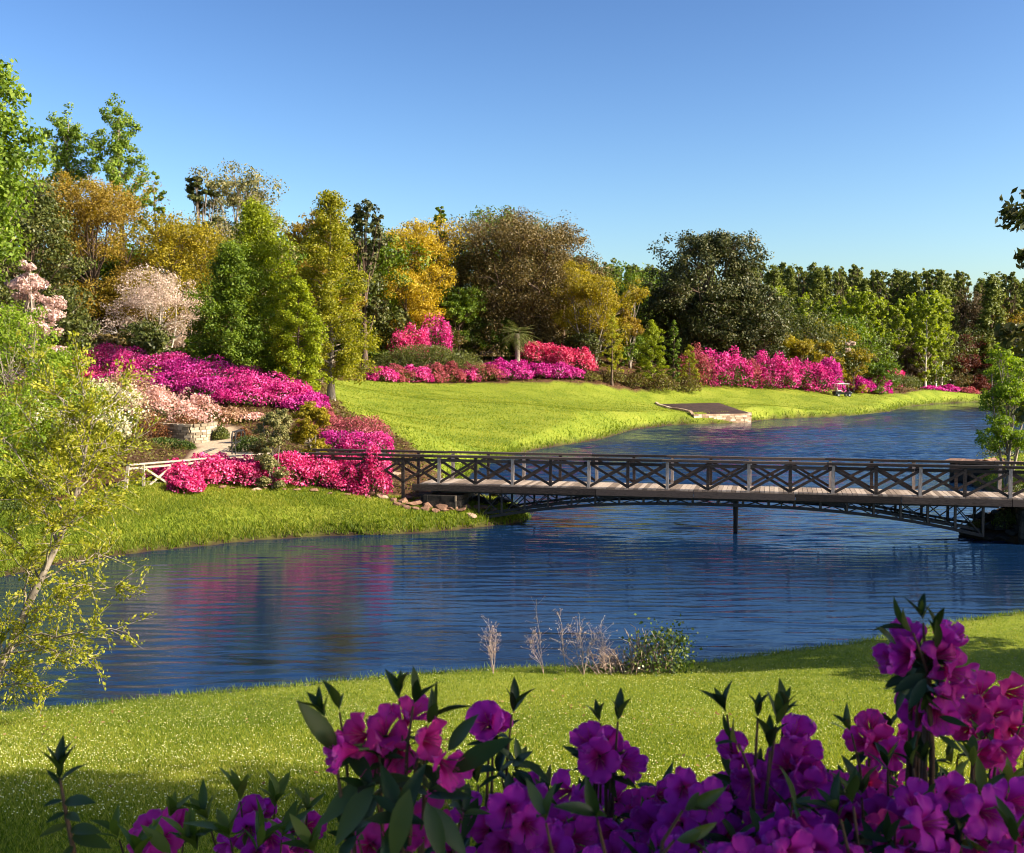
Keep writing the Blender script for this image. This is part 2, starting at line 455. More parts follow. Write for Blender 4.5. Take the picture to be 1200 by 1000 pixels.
# ------------------------------------------------------------------ grass
M_GRASS = mat_leaf("grass_blades", [(.066, .108, .008), (.132, .18, .013), (.21, .242, .023), (.34, .33, .055)], transl=.45, rough=.6, spec=.2, patch=.5, pscale=.28)
M_REED = mat_leaf("rough_grass", [(.06, .10, .006), (.12, .17, .01), (.18, .21, .02)], transl=.4, rough=.6, spec=.2, patch=.3, pscale=.6)
def blades(name, pts, hgt, wid, mat, seed, lean=.5):
    rng = np.random.default_rng(seed); N = len(pts)
    a = rng.uniform(0, 2 * math.pi, N); d = np.stack([np.cos(a), np.sin(a), np.zeros(N)], 1)
    b = rng.uniform(0, 2 * math.pi, N); l = np.stack([np.cos(b), np.sin(b), np.zeros(N)], 1)
    h = hgt * rng.uniform(.5, 1.3, N)[:, None]; w = wid * rng.uniform(.7, 1.3, N)[:, None]
    le = lean * rng.uniform(.2, 1.3, N)[:, None]
    up = np.array([0, 0, 1.0])
    V = np.stack([pts - d * w * .5, pts + d * w * .5, pts + up * h + l * h * le], 1).reshape(-1, 3)
    me = mesh_np(name, V, None, np.arange(3 * N).reshape(-1, 3))
    return tag(link(name, me, None, [mat]), kind='stuff')
def lawn_pts(seed, n, xr, D0, D1, power, bed=False, sdmin=.05):
    """random points in the lawn, dense near the camera"""
    rng = np.random.default_rng(seed)
    u = rng.uniform(0, 1, n); D = D0 * (D1 / D0) ** (u ** power)
    px = rng.uniform(xr[0], xr[1], n); x = (px - 600) / FPX * D
    z = T(x, D); sd = lake_sd(x, D)
    k = (sd > sdmin) & (path_d(x, D) > 1.6)
    lm = lawn_mask(x, D)
    k &= (~lm if bed else lm)
    return np.stack([x, D, z], 1)[k]
p1 = lawn_pts(1, 430000, (-70, 1270), 5.5, 27.0, .9)
p1 = p1[p1[:, 1] < 27]
blades("near_lawn_grass", p1, .034, .011, M_GRASS, 2, .8)
p2 = lawn_pts(3, 330000, (-60, 660), 30.0, 47.0, 1.0)
p2 = p2[p2[:, 1] > 31]
blades("bank_grass", p2, .085, .03, M_GRASS, 4, .7)
p3 = lawn_pts(5, 300000, (350, 1220), 50.0, 225.0, .8)
blades("far_lawn_grass", p3, .09, .07, M_GRASS, 6, .8)
# longer growth along the shores
rngs = np.random.default_rng(9)
def shore_pts(i0, i1, n, off):
    out = []
    for i in range(i0, i1):
        a, b = LK[i], LK[(i + 1) % len(LK)]; k = max(1, int(n * np.hypot(*(b - a))))
        t = rngs.uniform(0, 1, k); q = a + (b - a) * t[:, None] + rngs.normal(0, off, (k, 2))
        out.append(q)
    q = np.concatenate(out); sd = lake_sd(q[:, 0], q[:, 1]); q = q[sd > -.08]
    return np.stack([q[:, 0], q[:, 1], np.maximum(T(q[:, 0], q[:, 1]), 0) - .01], 1)
iL = [i for i, p in enumerate(lake) if abs(p[0] - on_z(610, 531)[0]) < 1e-6][0]
blades("shore_grass", np.concatenate([shore_pts(1, 20, 420, .22)]), .12, .014, M_REED, 11, .7)
blades("bank_edge_grass", shore_pts(iL, len(LK) - 2, 170, .30), .26, .04, M_REED, 12, .7)
blades("far_edge_grass", shore_pts(iL - 14, iL, 26, .5), .32, .09, M_REED, 13, .7)

# tiny pale heads in the near lawn, grass glints put in as colour
def lawn_glints():
    rng = np.random.default_rng(21)
    q = lawn_pts(22, 26000, (-40, 1240), 8.0, 27.0, .8, sdmin=.3)
    f = np.sin(q[:, 0] * .9 + 2 * np.sin(q[:, 1] * .6)) + np.sin(q[:, 1] * 1.3 + q[:, 0] * .4) + rng.normal(0, 2.0, len(q))
    q = q[f > -.5]
    N = len(q); r = rng.uniform(.004, .009, N)[:, None]; c = q + np.array([0, 0, 1]) * rng.uniform(.028, .05, N)[:, None]
    o = np.array([[1, 0, 0], [0, 1, 0], [-1, 0, 0], [0, -1, 0], [0, 0, .9], [0, 0, -.8]])
    V = (c[:, None] + r[:, None] * o[None]).reshape(-1, 3)
    t = np.array([[0, 1, 4], [1, 2, 4], [2, 3, 4], [3, 0, 4], [1, 0, 5], [2, 1, 5], [3, 2, 5], [0, 3, 5]])
    F = (np.arange(N)[:, None, None] * 6 + t[None]).reshape(-1, 3)
    m, nt, b = nmat("clover_glint_pale"); b.inputs["Base Color"].default_value = (.66, .66, .30, 1); b.inputs["Roughness"].default_value = .7
    tag(link("clover_glints", mesh_np("clover_glints", V, None, F), None, [m]), kind='stuff')
lawn_glints()
def fallen():
    rng = np.random.default_rng(23); q = lawn_pts(24, 2200, (-40, 1240), 9.0, 26.0, .8, sdmin=.3)
    f = np.sin(q[:, 0] * .7 + 1) + np.sin(q[:, 1] * .9) + rng.normal(0, 1, len(q)); q = q[f > .9] + np.array([0, 0, .03])
    V, F = leaf_quads(rng, q, rng.uniform(.03, .075, len(q)), np.array([[0, 0, 1.0]]), 2.0, .6)
    tag(link("fallen_leaves", mesh_np("fallen_leaves", V, F), None, [mat_leaf("fallen_leaf", [(.12, .06, .02), (.22, .12, .04), (.32, .22, .09)], .2)]), kind='stuff')
fallen()
# ------------------------------------------------------------------ bark and leaf materials
B_DARK = mat_noise("dark_bark", [(.035, .022, .014), (.10, .065, .042), (.17, .12, .085)], 9, .9, .6, .03, (1, 1, .25))
B_GREY = mat_noise("grey_bark", [(.10, .08, .06), (.22, .18, .14), (.36, .31, .25)], 8, .9, .5, .03, (1, 1, .3))
B_PALE = mat_noise("pale_bark", [(.30, .25, .19), (.48, .42, .34), (.62, .57, .48)], 7, .8, .4, .02, (1, 1, .5))
L = {}
L['poplar'] = mat_leaf("poplar_leaf", [(.07, .12, .010), (.14, .21, .016), (.26, .33, .05)], .4)
L['bright'] = mat_leaf("bright_leaf", [(.09, .15, .008), (.17, .25, .014), (.30, .36, .05)], .45)
L['cypress'] = mat_leaf("cypress_needle", [(.115, .145, .005), (.19, .235, .007), (.29, .32, .014)], .4, pscale=.3)
L['cypress_olive'] = mat_leaf("cypress_olive_needle", [(.11, .12, .006), (.20, .20, .008), (.30, .27, .016)], .4)
L['rust'] = mat_leaf("rust_leaf", [(.14, .092, .013), (.235, .155, .02), (.31, .225, .03)], .4)
L['olive'] = mat_leaf("olive_leaf", [(.13, .115, .006), (.25, .20, .010), (.36, .28, .018)], .4)
L['gold'] = mat_leaf("gold_leaf", [(.23, .16, .008), (.42, .29, .016), (.55, .41, .05)], .4)
L['oak'] = mat_leaf("oak_leaf", [(.06, .048, .010), (.12, .085, .020), (.18, .125, .04)], .25, .5, .35)
L['magnolia'] = mat_leaf("magnolia_leaf", [(.024, .032, .006), (.052, .062, .012), (.10, .088, .028)], .12, .5, .25)
L['evergreen'] = mat_leaf("evergreen_leaf", [(.03, .042, .006), (.06, .075, .010), (.12, .12, .024)], .2, .5, .3)
L['dkgreen'] = mat_leaf("deep_green_leaf", [(.05, .095, .006), (.095, .145, .008), (.15, .20, .014)], .3)
L['pine'] = mat_leaf("pine_needle", [(.075, .092, .012), (.135, .158, .022), (.20, .215, .042)], .25)
L['sapling'] = mat_leaf("sapling_leaf", [(.12, .16, .010), (.21, .26, .016), (.32, .35, .045)], .45)
L['dogwood'] = mat_leaf("dogwood_blossom", [(.26, .20, .13), (.50, .38, .29), (.72, .58, .50)], .35)
L['pinkdog'] = mat_leaf("pink_dogwood_blossom", [(.26, .18, .12), (.54, .37, .32), (.78, .60, .56)], .35)
L['pale'] = mat_leaf("pale_leaf", [(.07, .08, .018), (.18, .17, .05), (.36, .31, .14)], .35)
L['yolive'] = mat_leaf("yellow_spring_leaf", [(.14, .16, .008), (.26, .27, .015), (.42, .38, .05)], .45)
L['maple'] = mat_leaf("red_maple_leaf", [(.05, .012, .010), (.10, .024, .016), (.16, .05, .03)], .3)
L['brown'] = mat_leaf("brown_leaf", [(.06, .045, .02), (.12, .085, .04), (.19, .14, .07)], .3)
L['palm'] = mat_leaf("palm_frond_leaf", [(.05, .065, .015), (.11, .125, .03), (.20, .19, .07)], .25)
L['yshrub'] = mat_leaf("yellow_shrub_leaf", [(.10, .09, .006), (.22, .17, .010), (.33, .25, .015)], .35)

# ------------------------------------------------------------------ tree builder
def make_tree(name, label, cat, base, H, R, style, leaf, bark, seed, group=None, n=9000, ls=.3, cb=.3, lobes=18, bias=.5,
              trunk_r=None, stems=1, cl=None, aspect=.6, lean=(0, 0), flat=.75, gap=1.0):
    """an Empty at the foot, a trunk mesh with its limbs and a crown of single leaves"""
    rng = np.random.default_rng(seed)
    root = empty(name, base, label, cat, group)
    n = int(n * 2.7); lobes = int(lobes * (1.45 if style == 'round' else 1.0)); ls = ls * .92
    if style == 'round': R *= 1.2
    if style == 'round': cb = cb * .45
    tr = trunk_r or H * .018
    lines = []; cen = []; nds = []; csz = []
    lean = np.array([lean[0], lean[1], 0.0])
    def axis(t): return np.array([0, 0, H * t]) + lean * H * t ** 1.5
    if style in ('round', 'spread', 'pine', 'column', 'vase'):
        for i in range(lobes):
            a = i * 2.39996 + rng.uniform(-.4, .4)
            if style == 'round':
                t = cb + (1 - cb) * (rng.uniform(.04, .86) if i > 2 else rng.uniform(.75, .88)); q = (t - cb) / (1 - cb)
                pr = math.sqrt(max(.02, 1 - (1.75 * q - .75) ** 2)) if q > .43 else .72 + .28 * q / .43
                rr = R * pr * (rng.uniform(.42, .80) if i > 2 else .2); lr = R * rng.uniform(.27, .45)
            elif style == 'spread':
                t = cb + (1 - cb) * rng.uniform(.1, .92); q = (t - cb) / (1 - cb)
                rr = R * rng.uniform(.25, .85) * (1 - .45 * q); lr = R * rng.uniform(.2, .34)
            elif style == 'pine':
                t = cb + (1 - cb) * (i + .6) / lobes; q = (t - cb) / (1 - cb)
                rr = R * rng.uniform(.3, .8) * (1 - .6 * q); lr = R * rng.uniform(.17, .3) * (1 - .3 * q)
            elif style == 'vase':
                t = cb + (1 - cb) * rng.uniform(.15, .9); q = (t - cb) / (1 - cb)
                rr = R * rng.uniform(.2, .85) * (.55 + .45 * q); lr = R * rng.uniform(.22, .36)
            else:
                t = cb + (1 - cb) * (i + rng.uniform(.2, .8)) / lobes; q = (t - cb) / (1 - cb)
                rr = R * rng.uniform(.2, .66) * (1 - .62 * q ** 1.6); lr = R * rng.uniform(.28, .45) * (1 - .25 * q)
            c = axis(t) + np.array([math.cos(a) * rr, math.sin(a) * rr, 0])
            k = max(3, int((cl or 14) * rng.uniform(.6, 1.4)))
            d = unit(rng.normal(size=(k, 3))); rad = rng.uniform(.35, 1.0, k) ** .5
            pc = c + d * (rad * lr)[:, None] * np.array([1, 1, flat])
            cen.append(pc); nds.append(unit(d + np.array([0, 0, .35]))); csz.append(np.full(k, lr * .225))
            s0 = max(.12, t * rng.uniform(.45, .72)); p0 = axis(s0)
            mid = p0 * .5 + c * .5 + np.array([0, 0, -.04 * H]) + rng.normal(0, .03 * R, 3)
            r0 = tr * (1 - .75 * s0) * .6
            lines.append(([p0, p0 * .7 + mid * .3 + [0, 0, .01 * H], mid, c], [r0, r0 * .75, r0 * .5, r0 * .16]))
            for j in range(min(k, 5)):
                lines.append(([mid * .3 + c * .7, (c + pc[j]) / 2 + rng.normal(0, .03 * R, 3), pc[j]], [r0 * .3, r0 * .18, r0 * .06]))
    elif style == 'ascend':
        for i in range(lobes):
            q = (i + rng.uniform(0, 1)) / lobes; t = cb * .9 + (.9 - cb * .9) * q
            a = i * 2.39996 + rng.uniform(-.5, .5); ln = R * rng.uniform(.75, 1.25) * (1.25 - .72 * q) * (.6 + .4 * min(1, q * 4))
            d = np.array([math.cos(a) * .78, math.sin(a) * .78, rng.uniform(.55, 1.05)]); p0 = axis(t)
            ln = min(ln, (H * 1.0 - p0[2]) / d[2] if q > .6 else ln)
            k = max(4, int((cl or 9) * (.5 + .5 * ln / R))); s = rng.uniform(.18, 1.0, k) ** .75
            pc = p0 + d * ln * s[:, None] + rng.normal(0, .07 * R, (k, 3)) + np.array([0, 0, .12 * ln]) * (s ** 2)[:, None]
            cen.append(pc); nds.append(np.repeat(unit(np.array([[d[0] * .6, d[1] * .6, .5]])), k, 0)); csz.append(np.full(k, R * .085))
            r0 = tr * (1 - .85 * t) * .4
            lines.append(([p0, p0 + d * ln * .5 + [0, 0, .03 * ln], p0 + d * ln + [0, 0, .12 * ln]], [r0, r0 * .5, r0 * .1]))
        k = 10; s = np.linspace(.75, 1.0, k); cen.append(np.array([axis(t) for t in s]) + rng.normal(0, .05 * R, (k, 3))); nds.append(np.tile([0, 0, 1.0], (k, 1))); csz.append(np.full(k, R * .09))
    elif style == 'cone':
        nb = lobes
        for i in range(nb):
            q = ((i + rng.uniform(0, 1)) / nb); t = cb + (1 - cb) * q
            a = i * 2.39996 + rng.uniform(-.5, .5)
            ln = R * ((1 - q) ** .62 * .95 + .06) * rng.uniform(.62, 1.08) * (.75 + .25 * min(1, q * 6))
            d = np.array([math.cos(a), math.sin(a), .18 + .35 * q])
            p0 = axis(t * .97); k = max(3, int((cl or 9) * (.4 + ln / R)))
            s = rng.uniform(.22, 1.0, k) ** .8
            pc = p0 + d * ln * s[:, None] + rng.normal(0, .055 * R, (k, 3)) - np.array([0, 0, .10 * ln]) * (s ** 2)[:, None]
            cen.append(pc); nds.append(np.repeat(unit(np.array([[d[0] * .5, d[1] * .5, .8]])), k, 0)); csz.append(np.full(k, R * .075))
            r0 = tr * (1 - .85 * t) * .35
            lines.append(([p0, p0 + d * ln * .5, p0 + d * ln * .97 - [0, 0, .1 * ln]], [r0, r0 * .5, r0 * .12]))
    cen = np.concatenate(cen); nds = np.concatenate(nds); csz = np.concatenate(csz)
    w = rng.uniform(.5, 1.5, len(cen)); w /= w.sum()
    idx = rng.choice(len(cen), n, p=w)
    sh = unit(rng.normal(size=(n, 3))); rad = rng.uniform(0, 1, n) ** .45
    off = sh * (rad * csz[idx] * 1.75 * gap)[:, None] * np.array([1, 1, .72])
    pts = cen[idx] + off
    nds = unit(.9 * sh + .55 * nds[idx] + np.array([0, 0, .3])); idx = slice(None); bias = bias * 2.4
    pts[:, 2] = np.maximum(pts[:, 2], .15)
    V, F = leaf_quads(rng, pts, ls * rng.uniform(.55, 1.35, n), nds[idx], bias, aspect)
    if stems == 1:
        ts = np.linspace(0, .93, 9); ax = np.array([axis(t) for t in ts]) + rng.normal(0, .006 * H, (9, 3)) * np.linspace(0, 1, 9)[:, None]
        ax[0] = (0, 0, -.3)
        rr = tr * (1 - .93 * ts ** .9); rr[0] *= 1.5
        lines.append((ax, rr))
    else:
        for k in range(stems):
            a = k * 2 * math.pi / stems + rng.uniform(-.4, .4); sp = R * rng.uniform(.25, .55)
            ts = np.linspace(0, .8, 7)
            ax = np.stack([np.cos(a) * sp * ts ** .8 + .04 * R * np.sin(5 * ts + k), np.sin(a) * sp * ts ** .8, H * ts - .2], 1)
            lines.append((ax, tr * .7 * (1 - .9 * ts)))
    tubes_np("trunk", lines, 6, bark, root)
    me = mesh_np("crown", V, F)
    cr = link("crown", me, root, [leaf])
    return root

def tree(px, D, top, wpx, **k):
    """stand a tree on the terrain at photo column px, D metres out; its top at photo row top, its width wpx pixels"""
    b = G(px, D); H = P(px, top, D)[2] - b[2]; R = wpx * .5 / FPX * D
    return make_tree(base=b, H=H, R=R, **k)

TREES = [
 # px, D, top, width, name, style, leaf, bark, label, extra
 (-34, 45, 84, 205, "tall_tree", 'ascend', 'poplar', B_GREY, "tallest tree at the picture edge, bright green glossy leaves, above the hillside shrubs", dict(n=9500, ls=.23, cb=.48, lobes=70, cl=13, trunk_r=.3)),
 (86, 114, 124, 84, "poplar_tree", 'ascend', 'poplar', B_GREY, "slim bright green tree behind the rust tree, close beside the tallest tree", dict(n=4600, ls=.30, cb=.45, lobes=34, cl=10)),
 (146, 112, 114, 86, "poplar_tree", 'ascend', 'poplar', B_GREY, "slim bright green tree with forked tip rising right above the rust coloured tree", dict(n=4200, ls=.30, cb=.5, lobes=26, cl=11)),
 (186, 110, 203, 38, "young_poplar", 'ascend', 'poplar', B_GREY, "small thin green treetop poking out right of the rust coloured tree", dict(n=1000, ls=.28, cb=.55, lobes=10, cl=8)),
 (112, 100, 200, 150, "rust_tree", 'round', 'rust', B_DARK, "broad rust orange fine leaved tree below the slim green trees", dict(n=17000, ls=.22, cb=.22, lobes=30, cl=22)),
 (34, 74, 205, 135, "evergreen_tree", 'round', 'evergreen', B_DARK, "dark glossy evergreen tree beneath the tallest tree on the left hillside", dict(n=13000, ls=.24, cb=.1, lobes=28, cl=18)),
 (40, 58, 298, 100, "flowering_dogwood", 'spread', 'pinkdog', B_GREY, "pink white blossoming tree above the bright green hillside shrub", dict(n=5200, ls=.17, cb=.2, lobes=18, cl=13, flat=.45)),
 (206, 102, 250, 136, "olive_tree", 'round', 'olive', B_DARK, "yellow olive rounded tree behind the pale leafless looking dogwood", dict(n=13000, ls=.23, cb=.15, lobes=26, cl=20)),
 (282, 112, 186, 116, "pale_oak", 'round', 'pale', B_GREY, "pale glinting layered tree whose loose top stands above the bright green cypresses", dict(n=9000, ls=.28, cb=.2, lobes=26, cl=14)),
 (240, 110, 200, 56, "layered_pine", 'spread', 'evergreen', B_GREY, "dark flat topped tree with layered boughs at the sky, left of the pale tree", dict(n=3600, ls=.24, cb=.62, lobes=16, cl=12, flat=.3)),
 (192, 94, 312, 178, "white_dogwood", 'spread', 'dogwood', B_PALE, "pale buff dogwood with bare grey branches above the magenta hillside hedge", dict(n=6500, ls=.16, cb=.16, lobes=26, cl=15, stems=4, flat=.5)),
 (302, 82, 236, 152, "bald_cypress", 'cone', 'cypress', B_DARK, "taller bright green feathery cypress in the middle of the left woods", dict(n=17000, ls=.20, cb=.02, lobes=90, cl=9, bias=.4)),
 (272, 79, 286, 142, "bald_cypress", 'cone', 'dkgreen', B_DARK, "shorter deep green feathery cypress in front of the taller bright green one", dict(n=12000, ls=.20, cb=.02, lobes=80, cl=9, bias=.4)),
 (350, 73, 326, 92, "bald_cypress", 'cone', 'cypress', B_DARK, "low bright green cypress with skirts down to the magenta hillside hedge", dict(n=7500, ls=.18, cb=.02, lobes=60, cl=8, bias=.4)),
 (388, 79, 224, 130, "olive_cypress", 'cone', 'cypress_olive', B_GREY, "yellow olive feathery cypress with its pale trunk showing, at the lawn corner", dict(n=14000, ls=.19, cb=.10, lobes=90, cl=9, bias=.4)),
 (376, 100, 230, 80, "brown_oak", 'round', 'rust', B_DARK, "brown topped tree showing just behind the olive cypress tip", dict(n=6000, ls=.26, cb=.3, lobes=18, cl=14)),
 (428, 132, 224, 52, "dark_magnolia", 'round', 'magnolia', B_DARK, "dark leathery treetop against the sky right of the olive cypress", dict(n=2600, ls=.42, cb=.4, lobes=12, cl=9)),
 (486, 150, 252, 112, "golden_oak", 'round', 'gold', B_DARK, "large golden yellow oak in rounded clumps behind the clipped dark hedge", dict(n=13000, ls=.28, cb=.2, lobes=26, cl=18)),
 (476, 143, 316, 84, "golden_shrub_tree", 'round', 'gold', B_DARK, "smaller golden tree with a round yellow crown in front of the large golden oak", dict(n=7000, ls=.25, cb=.15, lobes=16, cl=16)),
 (516, 150, 238, 40, "evergreen_tree", 'column', 'dkgreen', B_DARK, "thin green spire of a tree behind the large golden oak", dict(n=2500, ls=.36, cb=.3, lobes=12, cl=11)),
 (588, 172, 240, 125, "evergreen_tree", 'round', 'dkgreen', B_DARK, "green rounded tree whose top shows behind the big brown live oak", dict(n=8000, ls=.42, cb=.3, lobes=22, cl=15)),
 (606, 154, 243, 165, "live_oak", 'round', 'oak', B_DARK, "huge brown green live oak with crooked pale limbs behind the palm", dict(n=31000, ls=.30, cb=.12, lobes=34, cl=20, trunk_r=.62)),
 (660, 156, 252, 62, "brown_oak", 'round', 'oak', B_DARK, "brown budding treetop leaning out at the right shoulder of the live oak", dict(n=3600, ls=.28, cb=.45, lobes=13, cl=12)),
 (538, 147, 330, 64, "evergreen_tree", 'round', 'dkgreen', B_DARK, "mid green shrubby tree between the golden tree and the live oak", dict(n=5000, ls=.30, cb=.05, lobes=16, cl=14)),
 (694, 147, 312, 125, "crape_myrtle", 'vase', 'olive', B_GREY, "orange olive many stemmed tree right of the palm and coral azaleas", dict(n=12000, ls=.24, cb=.12, lobes=28, cl=17, stems=6)),
 (738, 150, 330, 50, "crape_myrtle", 'vase', 'rust', B_GREY, "narrow orange tree between the olive crape myrtle and the big dark magnolia", dict(n=4500, ls=.25, cb=.1, lobes=14, cl=14, stems=3)),
 (828, 162, 264, 118, "southern_magnolia", 'round', 'magnolia', B_DARK, "huge dark magnolia, the tallest dark tree behind the right magenta hedge", dict(n=17000, ls=.42, cb=.06, lobes=34, cl=17)),
 (878, 160, 318, 86, "southern_magnolia", 'round', 'magnolia', B_DARK, "lower dark magnolia joined to the right side of the tallest dark one", dict(n=8000, ls=.40, cb=.03, lobes=22, cl=15)),
 (786, 164, 326, 66, "southern_magnolia", 'round', 'magnolia', B_DARK, "dark magnolia mass on the left flank of the tallest dark one", dict(n=6500, ls=.40, cb=.05, lobes=18, cl=14)),
 (764, 141, 376, 46, "young_cypress", 'cone', 'cypress', B_DARK, "bright green young cypress, plumpest of the lawn edge saplings", dict(n=6500, ls=.17, cb=.06, lobes=60, cl=9)),
 (789, 142, 373, 28, "young_cypress", 'cone', 'dkgreen', B_DARK, "slender dark green young cypress right beside the plump bright one", dict(n=2600, ls=.17, cb=.10, lobes=40, cl=6)),
 (808, 143, 404, 36, "young_cypress", 'cone', 'cypress_olive', B_DARK, "short olive young cypress in front of the brown azalea", dict(n=2200, ls=.16, cb=.12, lobes=34, cl=6)),
 (717, 137, 368, 36, "young_cypress", 'cone', 'yolive', B_DARK, "thin yellow green young cypress with a dark stem in front of the orange tree", dict(n=2300, ls=.15, cb=.20, lobes=40, cl=6)),
 (1133, 224, 392, 56, "red_maple", 'round', 'maple', B_DARK, "dark red leaved maple at the far end of the lawn", dict(n=5500, ls=.36, cb=.06, lobes=18, cl=14)),
 (1066, 206, 402, 62, "brown_shrub_tree", 'vase', 'brown', B_GREY, "grey brown twiggy round tree left of the white birch trunk", dict(n=5000, ls=.32, cb=.05, lobes=18, cl=13, stems=5)),
 (1026, 198, 392, 44, "evergreen_tree", 'round', 'evergreen', B_DARK, "dark round evergreen left of the grey brown twiggy tree", dict(n=4000, ls=.36, cb=.05, lobes=16, cl=13)),
 (1130, 232, 338, 74, "rust_tree", 'round', 'brown', B_DARK, "brown tree rising behind the dark red maple", dict(n=6000, ls=.40, cb=.2, lobes=20, cl=14)),
 (1182, 234, 362, 84, "rust_tree", 'round', 'rust', B_DARK, "orange crowned tree at the far right beyond the lakeside tree", dict(n=6500, ls=.38, cb=.2, lobes=20, cl=14)),
 (1103, 212, 348, 42, "birch_tree", 'ascend', 'sapling', B_PALE, "tall pale green birch with a white trunk standing at the far lake end", dict(n=2400, ls=.34, cb=.35, lobes=26, cl=9, trunk_r=.22)),
 (1182, 52, 398, 92, "lakeside_tree", 'vase', 'bright', B_GREY, "light green loose tree with several stems on the stone bank beyond the bridge", dict(n=6500, ls=.13, cb=.16, lobes=34, cl=13, stems=4, trunk_r=.11)),
]
for i, (px, D, top, w, nm, st, lf, bk, lab, ex) in enumerate(TREES):
    tree(px, D, top, w, name=nm, label=lab, cat="tree", style=st, leaf=L[lf], bark=bk, seed=100 + i, **ex)

# understory and background trees that close the woods
UNDER = [(300, 134, 262), (380, 140, 268), (480, 165, 275), (610, 175, 285), (760, 180, 322), (840, 185, 330), (20, 95, 300), (150, 105, 300), (220, 110, 305), (430, 143, 330), (455, 155, 330), (520, 160, 340), (700, 165, 350), (570, 166, 345), (640, 165, 345), (900, 188, 345), (980, 192, 372), (1050, 216, 378), (1110, 226, 385), (-30, 100, 250), (20, 118, 262), (80, 122, 268), (140, 120, 282), (180, 125, 290), (236, 128, 268), (330, 120, 258), (356, 130, 280), (410, 140, 262), (448, 145, 262), (540, 158, 262), (660, 165, 300), (700, 172, 318), (940, 176, 372), (1168, 232, 408), (1150, 236, 412), (1206, 236, 412), (-70, 80, 240)]
for i, (px, D, top) in enumerate(UNDER):
    t = tree(px, D, top, 105 + 12 * (i % 3), name="woodland_tree", style='round', leaf=L[('evergreen', 'dkgreen', 'evergreen')[i % 3]], bark=B_DARK, seed=300 + i, cat="tree",
         label="dark green woodland tree filling the shade behind the taller coloured trees", group="woodland trees behind the garden", n=4200, ls=.45, cb=.05, lobes=18, cl=13)
LOW = [(-20, 70, 402, 90), (70, 84, 384, 70), (120, 88, 392, 60), (165, 90, 380, 80), (235, 88, 396, 70), (290, 86, 402, 70), (335, 84, 410, 60), (455, 140, 398, 60), (505, 144, 388, 60), (560, 150, 372, 60), (590, 150, 376, 60), (630, 150, 372, 60), (680, 146, 388, 50), (740, 152, 388, 50),
       (905, 172, 404, 50), (1010, 202, 400, 40), (1085, 214, 412, 44), (1120, 222, 420, 40), (1160, 230, 418, 46)]
for i, (px, D, top, w) in enumerate(LOW):
    tree(px, D, top, w, name="understory_shrub", style='round', leaf=L[('evergreen', 'dkgreen', 'oak')[i % 3]], bark=B_DARK, seed=340 + i, cat="shrub",
         label="dark shrub in the shade beneath the woodland trees", group="shrubs in the shade of the woods", n=2400, ls=.32, cb=.0, lobes=14, cl=12)

# pines of the distant treeline: eight different ones, copied
rp = random.Random(77)
PINES = []
for i in range(8):
    PINES.append(make_tree(name="pine_tree", label="dark green pine in the even distant treeline beyond the lake", cat="tree", base=(0, 0, 0), H=20, R=3.6 + .4 * (i % 3), style='pine' if i % 2 else 'cone',
                 leaf=L['pine'], bark=B_DARK, seed=400 + i, group="pines of the distant treeline", n=3800, ls=.46, cb=.12, lobes=44 if i % 2 else 80, cl=8))
spots = []
for row, (D, n0) in enumerate([(230, 25), (242, 26), (256, 27), (270, 26)]):
    for k in range(n0):
        spots.append((655 + (1270 - 655) * (k + rp.uniform(.1, .9)) / n0, D + rp.uniform(-6, 6)))
for k in range(9): spots.append((560 + 16 * k, 236 + rp.uniform(-8, 8)))
for i, (px, D) in enumerate(spots):
    b = G(px, D); top = np.interp(px, [600, 690, 750, 890, 950, 1040, 1130, 1260], [306, 305, 312, 309, 311, 318, 322, 330]) + rp.uniform(-5, 10)
    H = P(px, top, D)[2] - b[2]
    o = PINES[i] if i < 8 else copy_tree(PINES[i % 8])
    o.location = b; s = H / 20; o.scale = (s * rp.uniform(.8, 1.15), s * rp.uniform(.8, 1.15), s); o.rotation_euler = (0, 0, rp.uniform(0, 6.28))
SAP = []
for i in range(4):
    SAP.append(make_tree(name="sapling_tree", label="light green spring sapling standing in front of the dark pines", cat="tree", base=(0, 0, 0), H=14, R=2.5, style='ascend', leaf=L['sapling'], bark=B_PALE,
               seed=430 + i, group="light green saplings before the pines", n=2000, ls=.40, cb=.08, lobes=30, cl=9, trunk_r=.16))
sx = [896, 910, 926, 942, 957, 972, 986, 1000, 1014, 1032, 1052, 1068, 1084, 1096]
stp = [345, 338, 352, 346, 352, 345, 348, 340, 338, 352, 350, 344, 342, 344]
for i, px in enumerate(sx):
    D = 206 + rp.uniform(-6, 8); b = G(px, D); H = P(px, stp[i] + rp.uniform(-4, 6), D)[2] - b[2]
    o = SAP[i] if i < 4 else copy_tree(SAP[i % 4])
    o.location = b; s = H / 14; o.scale = (s, s, s); o.rotation_euler = (0, 0, rp.uniform(0, 6.28))

